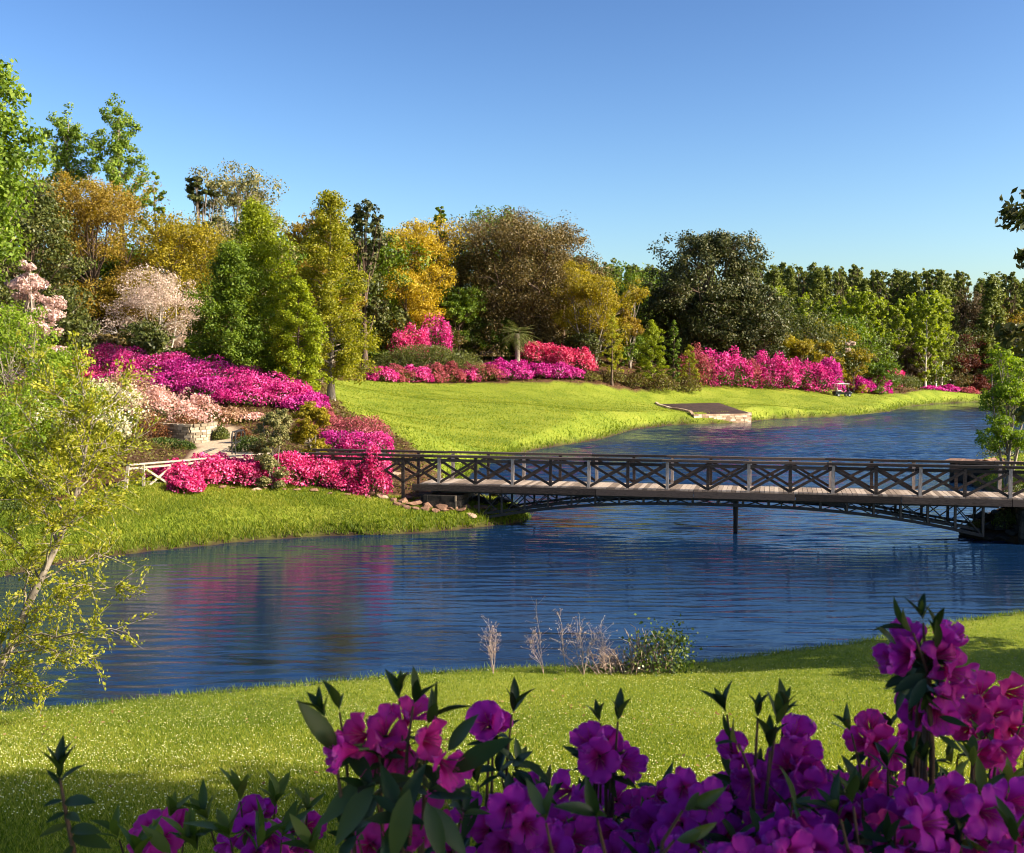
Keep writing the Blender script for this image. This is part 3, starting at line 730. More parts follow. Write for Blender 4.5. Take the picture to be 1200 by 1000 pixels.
# yellow shrubs and the far dogwood at the right
for i, (px, D, top, w, lf, lab) in enumerate([(916, 168, 392, 44, 'olive', "olive green shrub at the foot of the right magnolia"), (938, 164, 398, 44, 'yshrub', "bright yellow green shrub behind the right magenta hedge"),
        (966, 166, 396, 42, 'yshrub', "yellow shrub left of the far white dogwood"), (1000, 168, 408, 40, 'yshrub', "yellow shrub under the far white dogwood"), (958, 178, 380, 80, 'olive', "amber fuzzy shrub bank before the light green saplings"), (1030, 172, 424, 44, 'dkgreen', "green round shrub behind the long clipped hedge")]):
    tree(px, D, top, w, name="yellow_shrub" if 'yellow' in lab else "garden_shrub", style='round', leaf=L[lf], bark=B_DARK, seed=460 + i, cat="shrub", label=lab, n=3400, ls=.28, cb=.02, lobes=14, cl=13)
tree(990, 170, 394, 34, name="white_dogwood", style='spread', leaf=L['dogwood'], bark=B_PALE, seed=470, cat="tree", label="small far dogwood with cream white blossom among the yellow shrubs", n=1500, ls=.30, cb=.3, lobes=10, cl=10, flat=.5)

# palm
def palm():
    b = G(606, 138); root = empty("palm_tree", b, "fan palm with drooping pale fronds under the huge live oak", "palm tree")
    H = P(606, 391, 138)[2] - b[2]; rng = np.random.default_rng(5)
    zs = np.linspace(-.2, H, 14)
    tubes_np("trunk", [(np.stack([.04 * np.sin(zs), .03 * zs * 0, zs], 1), np.where(np.arange(14) % 2, .30, .36))], 9, B_GREY, root, smooth=False)
    Vs = []; n = 0
    for k in range(46):
        a = k * 2.39996; el = rng.uniform(-.9, 1.15); ln = rng.uniform(2.3, 3.2)
        s = np.linspace(.08, 1, 15)
        d = np.array([math.cos(a), math.sin(a)])
        r = ln * s * math.cos(el); z = H + ln * s * math.sin(el) - .9 * s ** 2 * (1.1 if el > -.2 else .3)
        mid = np.stack([d[0] * r, d[1] * r, z], 1)
        side = np.array([-d[1], d[0], 0])
        for sg in (-1, 1):
            for j in range(3, 14):
                w = .62 * math.sin(math.pi * (j / 15) ** .8) + .1
                tip = mid[j] + side * sg * w + (mid[j + 1] - mid[j]) * 1.6 - np.array([0, 0, .25 * w])
                Vs += [mid[j] - (mid[j] - mid[j - 1]) * .25, mid[j] + (mid[j + 1] - mid[j]) * .3, tip]
    V = np.array(Vs)
    link("crown", mesh_np("crown", V, None, np.arange(len(V)).reshape(-1, 3)), root, [L['palm']])
palm()

# sparse twiggy tree leaning in from the near left shore
def twig_tree():
    rng = np.random.default_rng(61)
    b = P(-26, 836, 17.0); bz = Tz(b[0], b[1]); base = np.array([b[0], b[1], bz])
    root = empty("twiggy_tree", tuple(base), "sparse twiggy tree with small yellow green leaves leaning over the near shore", "tree")
    def q(px, py, D): return np.array(P(px, py, D)) - base
    trunk = np.array([(0, 0, -.2), q(0, 782, 17), q(34, 706, 17.1), q(66, 640, 17.1), q(86, 590, 17.2), (q(98, 540, 17.2)), q(112, 470, 17.2)])
    lines = [(trunk, [.085, .075, .062, .05, .035, .026, .01])]
    def interp(t):
        i = min(int(t * 6), 5); f = t * 6 - i; return trunk[i] * (1 - f) + trunk[i + 1] * f
    ends = [(165, 688, 17.6, .28), (150, 742, 16.6, .22), (118, 772, 16.3, .2), (60, 812, 16.2, .12), (128, 646, 17.8, .4), (112, 690, 16.6, .3), (152, 560, 17.6, .55), (140, 500, 17.2, .7), (60, 500, 17.6, .75), (18, 470, 17.0, .7),
            (96, 430, 17.2, .95), (150, 440, 17.3, .9), (28, 585, 16.8, .5), (0, 560, 17.2, .5), (30, 420, 17.4, .9), (5, 650, 16.6, .3), (64, 720, 16.4, .2), (176, 505, 17.8, .72), (60, 455, 16.8, .85), (-20, 500, 17, .6), (10, 720, 16.6, .15),
            (90, 746, 17.4, .2), (30, 782, 17.2, .12), (120, 590, 16.5, .5), (45, 655, 17.6, .3), (75, 560, 16.6, .55), (40, 530, 17.3, .6), (120, 530, 17.5, .65), (-10, 610, 17.3, .4), (100, 480, 16.9, .8), (60, 612, 16.5, .42)]
    lp, la = [], []
    for px, py, D, t in ends:
        p0 = interp(t); e = q(px, py, D); mid = (p0 + e) / 2 + np.array([0, 0, .22]) + rng.normal(0, .12, 3)
        ts = np.linspace(0, 1, 8)[:, None]; br = p0 * (1 - ts) ** 2 + 2 * mid * ts * (1 - ts) + e * ts ** 2
        br[1:-1] += rng.normal(0, .03, (6, 3))
        r0 = .022 * (1.1 - t * .6); lines.append((br, np.linspace(r0, .004, 8)))
        for j in range(20):
            s = rng.uniform(.25, 1.0); i = min(int(s * 7), 6); c = br[i] + (br[i + 1] - br[i]) * (s * 7 - i)
            d = unit((e - p0)[None])[0] * .6 + rng.normal(0, .7, 3); d[2] -= .1; d = d / np.linalg.norm(d)
            ln = rng.uniform(.2, .65); w = np.linspace(0, 1, 5)[:, None]
            tw = c + d * ln * w + np.array([0, 0, -.12]) * ln * w ** 2
            lines.append((tw, np.linspace(.006, .002, 5)))
            k = rng.integers(20, 36); u = rng.uniform(.2, 1.05, k)[:, None]
            lp.append(c + d * ln * u + rng.normal(0, .035, (k, 3))); la.append(np.repeat(d[None], k, 0))
    pts = np.concatenate(lp); al = np.concatenate(la)
    tubes_np("trunk", lines, 5, B_GREY, root)
    V, F = leaf_quads(rng, pts, rng.uniform(.035, .08, len(pts)), None, 0, .55, along=al)
    link("crown", mesh_np("crown", V, F), root, [L['yolive']])
twig_tree()

# tall trees beyond the right picture edge: boughs reach into view, their shade lies on the lawn and the near azaleas
for (x, y, H, R, sd, lab) in [(9.5, .6, 12.5, 5.0, 502, "spreading evergreen beside the viewpoint shading the near azaleas"), (10.4, 2.8, 12.8, 3.2, 503, "second spreading evergreen by the viewpoint, shading the bottom of the lawn")]:
    make_tree(name="shade_tree", label=lab, cat="tree", base=(x, y, Tz(x, y)), H=H, R=R, style='round', leaf=L['evergreen'], bark=B_GREY, seed=sd, n=9000, ls=.24, cb=.5, lobes=26, cl=15, trunk_r=.33)
def bough_tree():
    rng = np.random.default_rng(71); bx, by = 14.9, 18.9
    base = np.array([bx, by, Tz(bx, by)]); root = empty("magnolia_tree", tuple(base), "magnolia whose dark leafy bough tips hang into the right edge of the view", "tree")
    def q(px, py, D): return np.array(P(px, py, D)) - base
    lines = [(np.array([(0, 0, -.3), (.05, .1, 3), (0, .1, 6), (-.1, 0, 10.5)]), [.26, .2, .14, .04])]
    lp = []
    for (px, py, D, sp, k) in [(1192, 256, 18.4, .16, 70), (1181, 252, 18.4, .08, 20), (1206, 240, 18.5, .22, 60), (1199, 300, 18.3, .07, 24), (1210, 303, 18.3, .14, 40), (1188, 392, 18.2, .13, 60), (1175, 388, 18.2, .08, 20), (1202, 400, 18.2, .2, 60), (1199, 485, 18.2, .08, 26), (1212, 480, 18.2, .16, 40)]:
        e = q(px, py, D); p0 = np.array([0, .1, e[2] - .7]); mid = (p0 + e) / 2 + [0, 0, .3]
        lines.append(([p0, mid, e], [.06, .035, .008]))
        lp.append(e + np.clip(rng.normal(0, sp, (int(k * 1.5), 3)), -1.5 * sp, 1.5 * sp) * [1, 1, .75])
    for k in range(110):   # the rest of its crown, out of the picture
        t = rng.uniform(0, 1); r = 2.7 * (1 - .6 * t); a = rng.uniform(0, 6.28)
        c = np.array([math.cos(a) * r * rng.uniform(.2, 1), math.sin(a) * r * rng.uniform(.2, 1), 1.3 + 9.2 * t])
        u = unit(rng.normal(size=(230, 3))) * rng.uniform(0, 1, (230, 1)) ** .4
        lp.append(c + u * .6); lines.append(([np.array([0, 0, c[2] - .4]), c], [.05, .01]))
    pts = np.concatenate(lp)
    tubes_np("trunk", lines, 6, B_GREY, root)
    V, F = leaf_quads(rng, pts, np.where(np.arange(len(pts)) < 700, rng.uniform(.11, .2, len(pts)), rng.uniform(.18, .32, len(pts))), None, 0, .48)
    link("crown", mesh_np("crown", V, F), root, [L['magnolia']])
bough_tree()
# ------------------------------------------------------------------ mid-distance azaleas, hedges and shrubs
def mat_blossom(name, cols, transl=.35): return mat_leaf(name, cols, transl, .6, .15, patch=.45, pscale=.5)
BL = {
 'magenta': mat_blossom("magenta_blossom", [(.20, .006, .06), (.54, .022, .20), (.76, .18, .42)]),
 'purple': mat_blossom("purple_blossom", [(.20, .005, .08), (.48, .02, .23), (.68, .14, .42)]),
 'hot': mat_blossom("hot_pink_blossom", [(.26, .008, .05), (.64, .035, .19), (.84, .24, .42)]),
 'coral': mat_blossom("coral_red_blossom", [(.30, .015, .05), (.58, .05, .14), (.78, .22, .30)]),
 'pale': mat_blossom("pale_pink_blossom", [(.34, .17, .12), (.58, .34, .28), (.76, .55, .50)]),
 'white': mat_blossom("cream_blossom", [(.34, .30, .13), (.60, .56, .34), (.80, .76, .60)]),
 'buff': mat_blossom("faded_buff_blossom", [(.20, .11, .06), (.36, .21, .12), (.50, .33, .22)]),
 'rusty': mat_blossom("withered_pink_blossom", [(.16, .05, .04), (.32, .07, .08), (.45, .13, .16)]),
}
LF_AZ = mat_leaf("azalea_leaf", [(.025, .05, .007), (.055, .085, .012), (.10, .13, .02)], .25)
LF_HEDGE = mat_leaf("hedge_leaf", [(.045, .058, .008), (.09, .11, .014), (.16, .165, .028)], .2, .45, .4)
LF_COVER = mat_leaf("ground_cover_leaf", [(.07, .035, .014), (.12, .09, .02), (.15, .16, .025)], .3)
LF_RUST = mat_leaf("rusty_cover_leaf", [(.10, .035, .014), (.18, .065, .025), (.20, .12, .03)], .3)

def dome(rng, n, rx, ry, h, lumps, lo=.92, hi=1.05, zmin=.02, flat=1.0):
    d = unit(rng.normal(size=(n, 3))); d[:, 2] = np.abs(d[:, 2])
    f = np.ones(n)
    for (c, a, w) in lumps: f += a * np.exp(-((d - c) ** 2).sum(1) / w)
    r = rng.uniform(lo, hi, n) * f
    z = np.sign(d[:, 2]) * np.abs(d[:, 2]) ** flat
    rz = rng.uniform(lo, hi, n) * np.clip(f, .55, 1.06)
    p = np.stack([d[:, 0] * rx * r, d[:, 1] * ry * r, h * (zmin + (1 - zmin) * z * rz)], 1)
    nr = unit(d / np.array([rx, ry, h]) )
    return p, nr
def bush(px, D, w, top, label, blossom=None, cover=.75, name="azalea_bush", cat="azalea", group=None, seed=0, leaf=None, nl=1500, nb=1500, ls=None, bs=None, depth=.8, flat=.8, lump=.2):
    rng = np.random.default_rng(900 + seed)
    b = G(px, D); h = max(.25, P(px, top, D)[2] - b[2])
    if blossom: w = w * rng.uniform(1.2, 1.5); h *= rng.uniform(.88, 1.06); lump = .38; flat = .62
    rx = w * .5 / FPX * D; ry = rx * depth
    root = empty(name, b, label, cat, group)
    ls = ls or max(.07, D * .0016); bs = bs or max(.075, D * .0015)
    c0 = unit(rng.normal(size=(11, 3))); c0[:, 2] = np.abs(c0[:, 2])
    lumps = [(c, rng.uniform(-.6, 1.0) * lump, rng.uniform(.05, .14)) for c in c0]
    p, nr = dome(rng, nl, rx, ry, h / 1.06, lumps, .45, 1.0, flat=flat)
    V, F = leaf_quads(rng, p, ls * rng.uniform(.6, 1.4, nl), nr, .5, .55)
    link("foliage", mesh_np("foliage", V, F), root, [leaf or LF_AZ])
    if blossom:
        # bloom gathers in sunny sprays, thinner low down
        nc = int(20 + rng.integers(0, 8)); cc, cn = dome(rng, nc, 1, 1, 1, lumps, .66, .93, flat=flat); cr = rng.uniform(.24, .46, nc)
        ci = rng.choice(nc, int(nb * 1.8), p=cr ** 2 / (cr ** 2).sum()); sh = unit(rng.normal(size=(len(ci), 3)) + .75 * cn[ci] + np.array([0, 0, .25]))
        p = (cc[ci] + sh * (cr[ci] * rng.uniform(.72, 1.1, len(ci)))[:, None]) * np.array([rx, ry, h]); nr = unit(sh + .3 * cn[ci]); p[:, 2] = np.abs(p[:, 2])
        p2, nr2 = dome(rng, int(nb * .45), rx, ry, h / 1.06, lumps, .86, 1.06, flat=flat); p = np.concatenate([p, p2]); nr = np.concatenate([nr, nr2])
        q = p / np.array([rx, ry, h])
        f = np.sin(q[:, 0] * 7 + seed) * np.sin(q[:, 1] * 6 + 2 * seed) + np.sin(q[:, 2] * 8 + seed * 3 + q[:, 0] * 4)
        k = (f + rng.normal(0, .8, len(p)) + q[:, 2] * 1.2 > 1.9 - 3.0 * cover)
        p = p[k]; nr = nr[k]
        V, F = leaf_quads(rng, p, bs * rng.uniform(.6, 1.35, len(p)), nr, .7, .9)
        o = link("blossom", mesh_np("blossom", V, F), root, [BL[blossom]]); o["kind"] = "stuff"
    st = []
    for k in range(7):
        a = k * .9 + rng.uniform(0, .5); st.append(([(0.06 * math.cos(a), .06 * math.sin(a), -.1), (rx * .35 * math.cos(a), ry * .35 * math.sin(a), h * .35), (rx * .75 * math.cos(a), ry * .75 * math.sin(a), h * .7)], [.03, .02, .008]))
    tubes_np("stem", st, 5, B_DARK, root)
    return root

S = iter(range(1, 500))
# magenta bank on the left hillside
for px, D, w, top, bl, lab in [(96, 85, 40, 411, 'hot', "pinkish end bush of the magenta hillside bank, furthest up the slope"), (122, 82, 58, 412, 'hot', "rosy pink azalea high on the hillside bank below the dogwood's left branches"),
        (156, 79, 64, 414, 'magenta', "magenta azalea on the hillside bank directly under the pale dogwood"), (192, 77, 66, 417, 'magenta', "magenta azalea on the hillside bank under the dogwood's trunk"), (228, 75, 66, 422, 'purple', "purple azalea mid hillside bank, right of the dogwood"),
        (264, 73, 66, 429, 'magenta', "magenta azalea on the bank below the deep green cypress"), (298, 71, 66, 437, 'magenta', "bright magenta azalea on the bank below the low cypress"), (330, 69.5, 52, 451, 'magenta', "lower magenta azalea of the hillside bank above the olive shrubs"),
        (358, 68.5, 40, 463, 'purple', "last purple azalea at the lawn end of the hillside bank"), (205, 74, 60, 438, 'purple', "dark purple azalea along the front foot of the hillside bank"), (250, 71, 60, 445, 'purple', "purple azalea along the front foot of the bank, above the curved stone wall"),
        (292, 69, 56, 455, 'magenta', "magenta azalea in the front foot of the bank over the pathway"), (150, 76, 56, 434, 'magenta', "magenta azalea in the front foot of the bank above the cream azaleas"), (112, 79, 50, 432, 'coral', "coral tinged azalea low at the upper end of the hillside bank")]:
    bush(px, D, w, top, lab, bl, .66, seed=next(S), nl=1900, nb=2600, bs=.12, group="azaleas of the magenta hillside bank")
# pale azaleas below it
for px, D, w, top, bl, lab in [(62, 60, 46, 446, 'white', "cream azalea beside the bright green hillside shrub"), (96, 60, 50, 447, 'white', "yellowish cream azalea below the upper end of the magenta bank"), (136, 60, 52, 452, 'white', "whitest azalea of the hillside, left of the curved stone wall"),
        (172, 61, 46, 458, 'pale', "pale pink azalea above the rusty ground cover"), (204, 62, 44, 464, 'pale', "pink and white azalea above the curved stone wall"), (234, 63, 42, 470, 'pale', "pale pink azalea with a mauve patch above the wall's right end"),
        (262, 64, 40, 478, 'buff', "faded buff azalea above the garden path"), (288, 65, 38, 484, 'pale', "blush azalea behind the iron handrail"), (150, 64, 56, 444, 'buff', "faded buff azalea between the cream ones and the magenta bank"), (118, 56, 44, 470, 'white', "low cream azalea on the slope under the yellowish ones"), (44, 54, 60, 474, 'white', "cream azalea low on the slope behind the twiggy tree")]:
    bush(px, D, w, top, lab, bl, .55, seed=next(S), nl=1800, nb=1500, bs=.12, group="pale azaleas on the left slope", leaf=LF_COVER if bl == 'buff' else LF_AZ)
for px, D, w, top, lab, lf in [(178, 59, 50, 480, "rusty low shrub beside the curved stone wall", LF_RUST), (216, 60.5, 52, 482, "rusty green low shrub spilling over the curved stone wall", LF_RUST), (190, 53.5, 60, 512, "green low plant below the curved stone wall", LF_AZ), (158, 52, 50, 508, "brown green low plant on the slope left of the curved wall", LF_COVER),
        (214, 52, 30, 516, "small green tuft of plants at the path edge", LF_AZ), (258, 60, 22, 498, "round green shrub at the right end of the curved wall", LF_HEDGE), (290, 52, 44, 510, "low green plant patch right of the iron handrail", LF_AZ), (284, 58, 26, 500, "rusty red low plants across the path behind the handrail", LF_RUST),
        (120, 48, 60, 522, "yellow green low shrub on the slope above the sunlit rail", LF_COVER), (88, 46, 60, 530, "leafy low shrub on the slope behind the twiggy tree", LF_AZ), (140, 44, 40, 556, "weedy low plant beside the end of the sunlit rail", LF_COVER),
        (24, 37.2, 90, 596, "green low plant on the bank behind the twiggy tree's trunk", LF_AZ), (-10, 36.8, 80, 606, "green low plant on the bank at the picture edge behind the twiggy tree", LF_AZ), (70, 39.5, 70, 588, "yellowish low plant at the top of the bank behind the twiggy tree", LF_COVER)]:
    bush(px, D, w, top, lab, None, name="low_shrub", cat="shrub", seed=next(S), nl=2400, leaf=lf, ls=.09)
# hot pink azaleas around the bridge end
for px, D, w, top, lab in [(212, 41.4, 44, 543, "hot pink azalea at the end of the row in front of the sunlit rail"), (246, 42.0, 46, 537, "hot pink azalea in front of the middle of the sunlit rail"), (282, 42.4, 44, 538, "hot pink azalea below the stone by the path entrance"), (216, 40.2, 26, 558, "small drooping hot pink azalea lowest on the grass bank"),
        (338, 43.2, 42, 536, "hot pink azalea right of the olive shrub, before the dark rail"), (372, 43.6, 46, 534, "hot pink azalea in the middle of the dark rail's land end"), (404, 43.7, 40, 540, "hot pink azalea at the rocks' left end"), (436, 43.4, 36, 538, "hot pink azalea closest to the bridge, above the rocks"), (310, 42.8, 34, 548, "hot pink azalea at the foot of the olive shrub")]:
    bush(px, D, w, top, lab, 'hot', .70, seed=next(S), nl=1700, nb=2500, bs=.08, group="hot pink azaleas at the bridge end")
for px, D, w, top, bl, lab in [(402, 53, 40, 503, 'purple', "purple azalea behind the dark rail among rocks"), (430, 51.5, 48, 507, 'magenta', "magenta azalea behind the dark rail nearest the lawn"), (418, 57, 54, 492, 'rusty', "withered reddish azalea behind the purple one at the lawn's edge"), (378, 60, 40, 480, 'rusty', "withered rosy azalea above the second olive shrub")]:
    bush(px, D, w, top, lab, bl, .7, group="azaleas behind the dark rail", seed=next(S), nl=1500, nb=1700, bs=.09, leaf=LF_COVER if bl == 'rusty' else LF_AZ)
# hillside shrubs on the left and the two olive ones
for i, (px, D, top, w, lf, lab, nm) in enumerate([(14, 43, 336, 120, 'bright', "tall bright green leafy shrub below the pink dogwood", "leafy_shrub"), (72, 47, 392, 80, 'bright', "bright green leafy shrub left of the magenta bank", "leafy_shrub"), (4, 40, 462, 110, 'bright', "bright green shrub low on the slope at the picture edge", "leafy_shrub"),
        (60, 42, 510, 90, 'yolive', "yellow green shrub behind the twiggy tree's crown", "leafy_shrub"), (105, 45, 498, 64, 'yolive', "yellow green twiggy shrub above the white rail's end", "leafy_shrub"), (318, 42.3, 466, 42, 'pale', "upright olive shrub standing beside the garden path in front of the rail", "olive_shrub"),
        (365, 50, 469, 40, 'olive', "brownish olive shrub right of the upright olive one", "olive_shrub"), (20, 38, 548, 90, 'sapling', "pale green shrub by the far water's edge behind the twiggy tree", "leafy_shrub")]):
    tree(px, D, top, w, name=nm, style='round', leaf=L[lf], bark=B_GREY, seed=520 + i, cat="shrub", label=lab, n=5200 if nm != 'olive_shrub' else 8500, ls=.12 if i < 5 else .09, cb=.0, lobes=20, cl=16, stems=3, trunk_r=.05)
# rows at the back of the far lawn
for i, (px, D, w, top, bl, lab) in enumerate([(446, 121, 28, 431, 'magenta', "magenta azalea at the olive cypress end of the front row"), (466, 123, 26, 431, 'rusty', "withered azalea next to the magenta one at the row's cypress end"), (487, 125, 26, 430, 'magenta', "rosy azalea below the left half of the dark hedge"), (508, 127, 26, 431, 'rusty', "withered azalea below the middle of the dark hedge"),
        (528, 128.5, 26, 430, 'rusty', "brownish pink azalea below the right half of the dark hedge"), (547, 130, 22, 431, 'magenta', "magenta azalea below the dark hedge's right end"), (568, 131, 30, 430, 'rusty', "brown withered azalea just right of the dark hedge"), (588, 132, 28, 427, 'purple', "purple azalea in front of the garden bench"),
        (608, 133, 28, 426, 'purple', "purple azalea in front of the palm"), (630, 134, 28, 427, 'purple', "purple azalea before the coral ones"), (652, 134.5, 28, 428, 'purple', "purple azalea second from the row's right end"), (669, 135, 22, 431, 'purple', "purple azalea ending the row at the brown ground shrubs"), (584, 136, 34, 425, 'purple', "purple azalea right behind the row, beside the bench")]):
    bush(px, D, w, top, lab, bl, .74 if bl != 'rusty' else .6, group="azaleas of the row edging the far lawn", seed=next(S), nl=900, nb=1300, leaf=LF_COVER if bl == 'rusty' else LF_AZ)
bush(500, 130, 138, 402, "long dark green clipped hedge behind the far pink row", None, name="clipped_hedge", cat="hedge", seed=next(S), nl=26000, ls=.14, leaf=LF_HEDGE, flat=.38, depth=.25, lump=.08)
bush(1036, 184, 92, 437, "long dark clipped hedge right of the golf cart", None, name="clipped_hedge", cat="hedge", seed=next(S), nl=20000, ls=.17, leaf=LF_HEDGE, flat=.4, depth=.3, lump=.08)
for px, D, w, top, bl, lab in [(480, 138, 32, 390, 'hot', "pink azalea showing over the dark hedge"), (512, 140, 26, 375, 'magenta', "tall crimson magenta azalea behind the dark hedge's right half"), (627, 141, 30, 406, 'coral', "coral azalea right beside the palm trunk"), (652, 141, 34, 405, 'coral', "brightest coral red azalea under the crape myrtle"), (676, 142, 28, 410, 'coral', "coral azalea at the right of the coral group"),
        (814, 148, 30, 408, 'rusty', "brownish withered azalea left of the right magenta hedge"), (836, 150, 32, 414, 'magenta', "bright magenta azalea beginning the right hedge"), (857, 151, 32, 417, 'magenta', "magenta azalea second in the right hedge"), (876, 153, 26, 424, 'rusty', "withered azalea in the gap of the right magenta hedge"), (895, 154, 30, 421, 'magenta', "magenta azalea below the lower dark magnolia"),
        (915, 155, 30, 423, 'magenta', "magenta azalea before the bright yellow shrub"), (936, 157, 32, 424, 'magenta', "reddish thinning azalea in the right hedge"), (955, 158, 30, 428, 'magenta', "magenta azalea second from the golf cart"), (970, 159, 28, 427, 'purple', "purple pink azalea right behind the golf cart's tail"),
        (1006, 170, 24, 443, 'purple', "low purple azalea just right of the golf cart"), (1026, 173, 24, 444, 'purple', "low purple azalea under the long hedge's middle"), (1043, 190, 24, 434, 'hot', "pink azalea peeping over the long hedge"), (1092, 203, 24, 453, 'purple', "low purple azalea left of the birch trunk"), (1110, 209, 22, 452, 'purple', "low purple azalea right of the birch trunk"), (1129, 215, 24, 454, 'rusty', "dull mauve azalea under the red maple")]:
    bush(px, D, w, top, lab, bl, .72 if bl != 'rusty' else .55, group="azaleas around the back of the far lawn", seed=next(S), nl=1000, nb=1500, leaf=LF_COVER if bl == 'rusty' else LF_AZ)
for px, D, w, top, lab in [(690, 136, 36, 434, "brown green low shrub where the purple row ends"), (716, 138.5, 40, 433, "brown green low shrub at the foot of the thin yellow cypress"), (744, 139.5, 36, 434, "brown green low shrub left of the plump young cypress"), (776, 140, 44, 436, "brown green low shrub beneath the plump young cypress"), (806, 142, 34, 438, "brown green low shrub beneath the short olive cypress")]:
    bush(px, D, w, top, lab, None, name="low_shrub", cat="shrub", seed=next(S), nl=1500, leaf=LF_COVER)
# leaf litter and ivy on the bed soil
def cover():
    rng = np.random.default_rng(88)
    p = np.concatenate([lawn_pts(89, 50000, (-60, 520), 42, 100, .8, bed=True), lawn_pts(90, 30000, (360, 1200), 100, 200, 1, bed=True)])
    D = p[:, 1]; p = p + rng.uniform(0, 1, (len(p), 1)) * np.array([0, 0, .25])
    V, F = leaf_quads(rng, p, D * .0022 * rng.uniform(.6, 1.4, len(p)), np.array([[0, 0, 1.0]]), .8, .6)
    tag(link("ground_cover", mesh_np("ground_cover", V, F), None, [LF_COVER]), kind='stuff')
cover()

# ------------------------------------------------------------------ dry weeds and ivy on the near shore
M_DRY = mat_noise("dry_stalk", [(.20, .12, .08), (.32, .22, .16), (.46, .36, .29)], 20, .8, 0, island=.4)
M_IVY = mat_leaf("ivy_leaf", [(.03, .06, .008), (.08, .12, .015), (.28, .30, .07)], .3, .4, .4)
def weed(px, top, D, spread, nst, label, seed, lean=0.0):
    rng = np.random.default_rng(seed); b = G(px, D); H = P(px, top, D)[2] - b[2]
    root = empty("dry_weed", b, label, "weed"); lines = []; pts = []
    for k in range(nst):
        a = rng.uniform(0, 6.28); r = spread * rng.uniform(.2, 1); h = H * (1 if k == 0 else rng.uniform(.45, .9))
        e = np.array([math.cos(a) * r * (.4 if k == 0 else 1.3) - .12 * h, math.sin(a) * r, h])
        s = np.linspace(0, 1, 6)[:, None]; st = e * s + rng.normal(0, .028, (6, 3)) * s; st[0, 2] = -.03
        lines.append((st, np.linspace(.005, .0025, 6)))
        for j in range(16):
            u = rng.uniform(.35, 1); c = e * u; d = unit(rng.normal(size=(1, 3)))[0]; d[2] = abs(d[2]) * .8 + .25
            t = c + d * rng.uniform(.06, .26); lines.append(([c, (c + t) / 2 + rng.normal(0, .008, 3), t], [.0024, .002, .0014]))
            pts.append(t + rng.normal(0, .012, (3, 3)))
    tubes_np("stem", lines, 4, M_DRY, root)
    pts = np.concatenate(pts); V, F = leaf_quads(rng, pts, rng.uniform(.018, .04, len(pts)), None, 0, .5)
    link("seed_head", mesh_np("seed_head", V, F), root, [M_DRY])["kind"] = "stuff"
    return root
weed(578, 727, 20.2, .20, 6, "pale feathery dry weed standing alone at the water's edge", 11)
weed(638, 710, 20.3, .26, 4, "tallest pale dry weed at the water's edge", 12)
weed(664, 716, 20.4, .10, 2, "thin reddish dry stalk just right of the tallest weed", 13)
weed(685, 726, 20.3, .34, 7, "spreading dry weed left of the ivy covered bush", 14)
weed(712, 727, 20.4, .22, 4, "dry weed rising out of the brown twigs beside the ivy bush", 15)
def ivy_bush():
    rng = np.random.default_rng(17); b = G(768, 20.6); root = empty("ivy_bush", b, "dark leafy ivy covered bush on the near shore", "bush")
    lines = []; lp = []
    for k in range(60):     # dry brown brush arching at its left
        x0 = rng.uniform(-1.15, -.35); w = rng.uniform(.1, .5) * (1 if k % 3 else -1); h = rng.uniform(.15, .5); y0 = rng.normal(0, .15)
        s_ = np.linspace(0, 1, 6)[:, None]; lines.append((np.array([x0, y0, -.04]) + np.array([-w, rng.normal(0, .15), 0]) * s_ + np.array([0, 0, h]) * np.sin(s_ * 2.2), np.linspace(.009, .004, 6)))
    for k in range(70):
        a = rng.uniform(0, 6.28); r = rng.uniform(.1, .55); x0 = rng.uniform(-.9, .45)
        h = rng.uniform(.35, .8) if x0 > -.4 else rng.uniform(.15, .5)
        e = np.array([x0 + math.cos(a) * r * .5, math.sin(a) * r * .6, h]); m = np.array([x0 * .9, 0, h * .55]) + rng.normal(0, .05, 3)
        lines.append(([(x0 * .85, 0, -.05), m, e, e + np.array([rng.normal(0, .08), 0, rng.uniform(.02, .14)])], [.013, .010, .007, .003]))
    for c, s, k in [((.05, 0, .42), (.26, .26, .24), 620), ((.48, 0, .36), (.14, .18, .22), 330), ((.18, -.05, .66), (.12, .14, .12), 180), ((.52, 0, .66), (.10, .08, .08), 70), ((-.28, 0, .28), (.12, .2, .14), 120), ((.2, -.1, .16), (.4, .25, .12), 240), ((-.95, 0, .08), (.35, .15, .05), 120)]:
        lp.append(np.array(c) + rng.normal(size=(k, 3)) * np.array(s))
    pts = np.concatenate(lp); pts[:, 2] = np.abs(pts[:, 2])
    tubes_np("stem", lines, 4, M_DRY, root)
    V, F = leaf_quads(rng, pts, rng.uniform(.04, .085, len(pts)), np.array([[.3, -.5, .6]]), .5, .8)
    link("foliage", mesh_np("foliage", V, F), root, [M_IVY])
ivy_bush()
def shore_weeds():
    rng = np.random.default_rng(19)
    px = np.concatenate([rng.uniform(430, 700, 900), rng.normal(590, 16, 260), rng.normal(660, 14, 200), rng.uniform(490, 560, 300)]); D = rng.uniform(19.3, 20.4, len(px))
    x = (px - 600) / FPX * D; sd = lake_sd(x, D); k = (sd > 0) & (sd < .55); x, D = x[k], D[k]
    p = np.stack([x, D, T(x, D) + rng.uniform(.02, .16, len(x)) * rng.uniform(.3, 1, len(x))], 1)
    V, F = leaf_quads(rng, p, rng.uniform(.03, .07, len(p)), np.array([[0, -.3, .7]]), .5, .6)
    tag(link("shore_weeds", mesh_np("shore_weeds", V, F), None, [L['bright']]), kind='stuff')
shore_weeds()
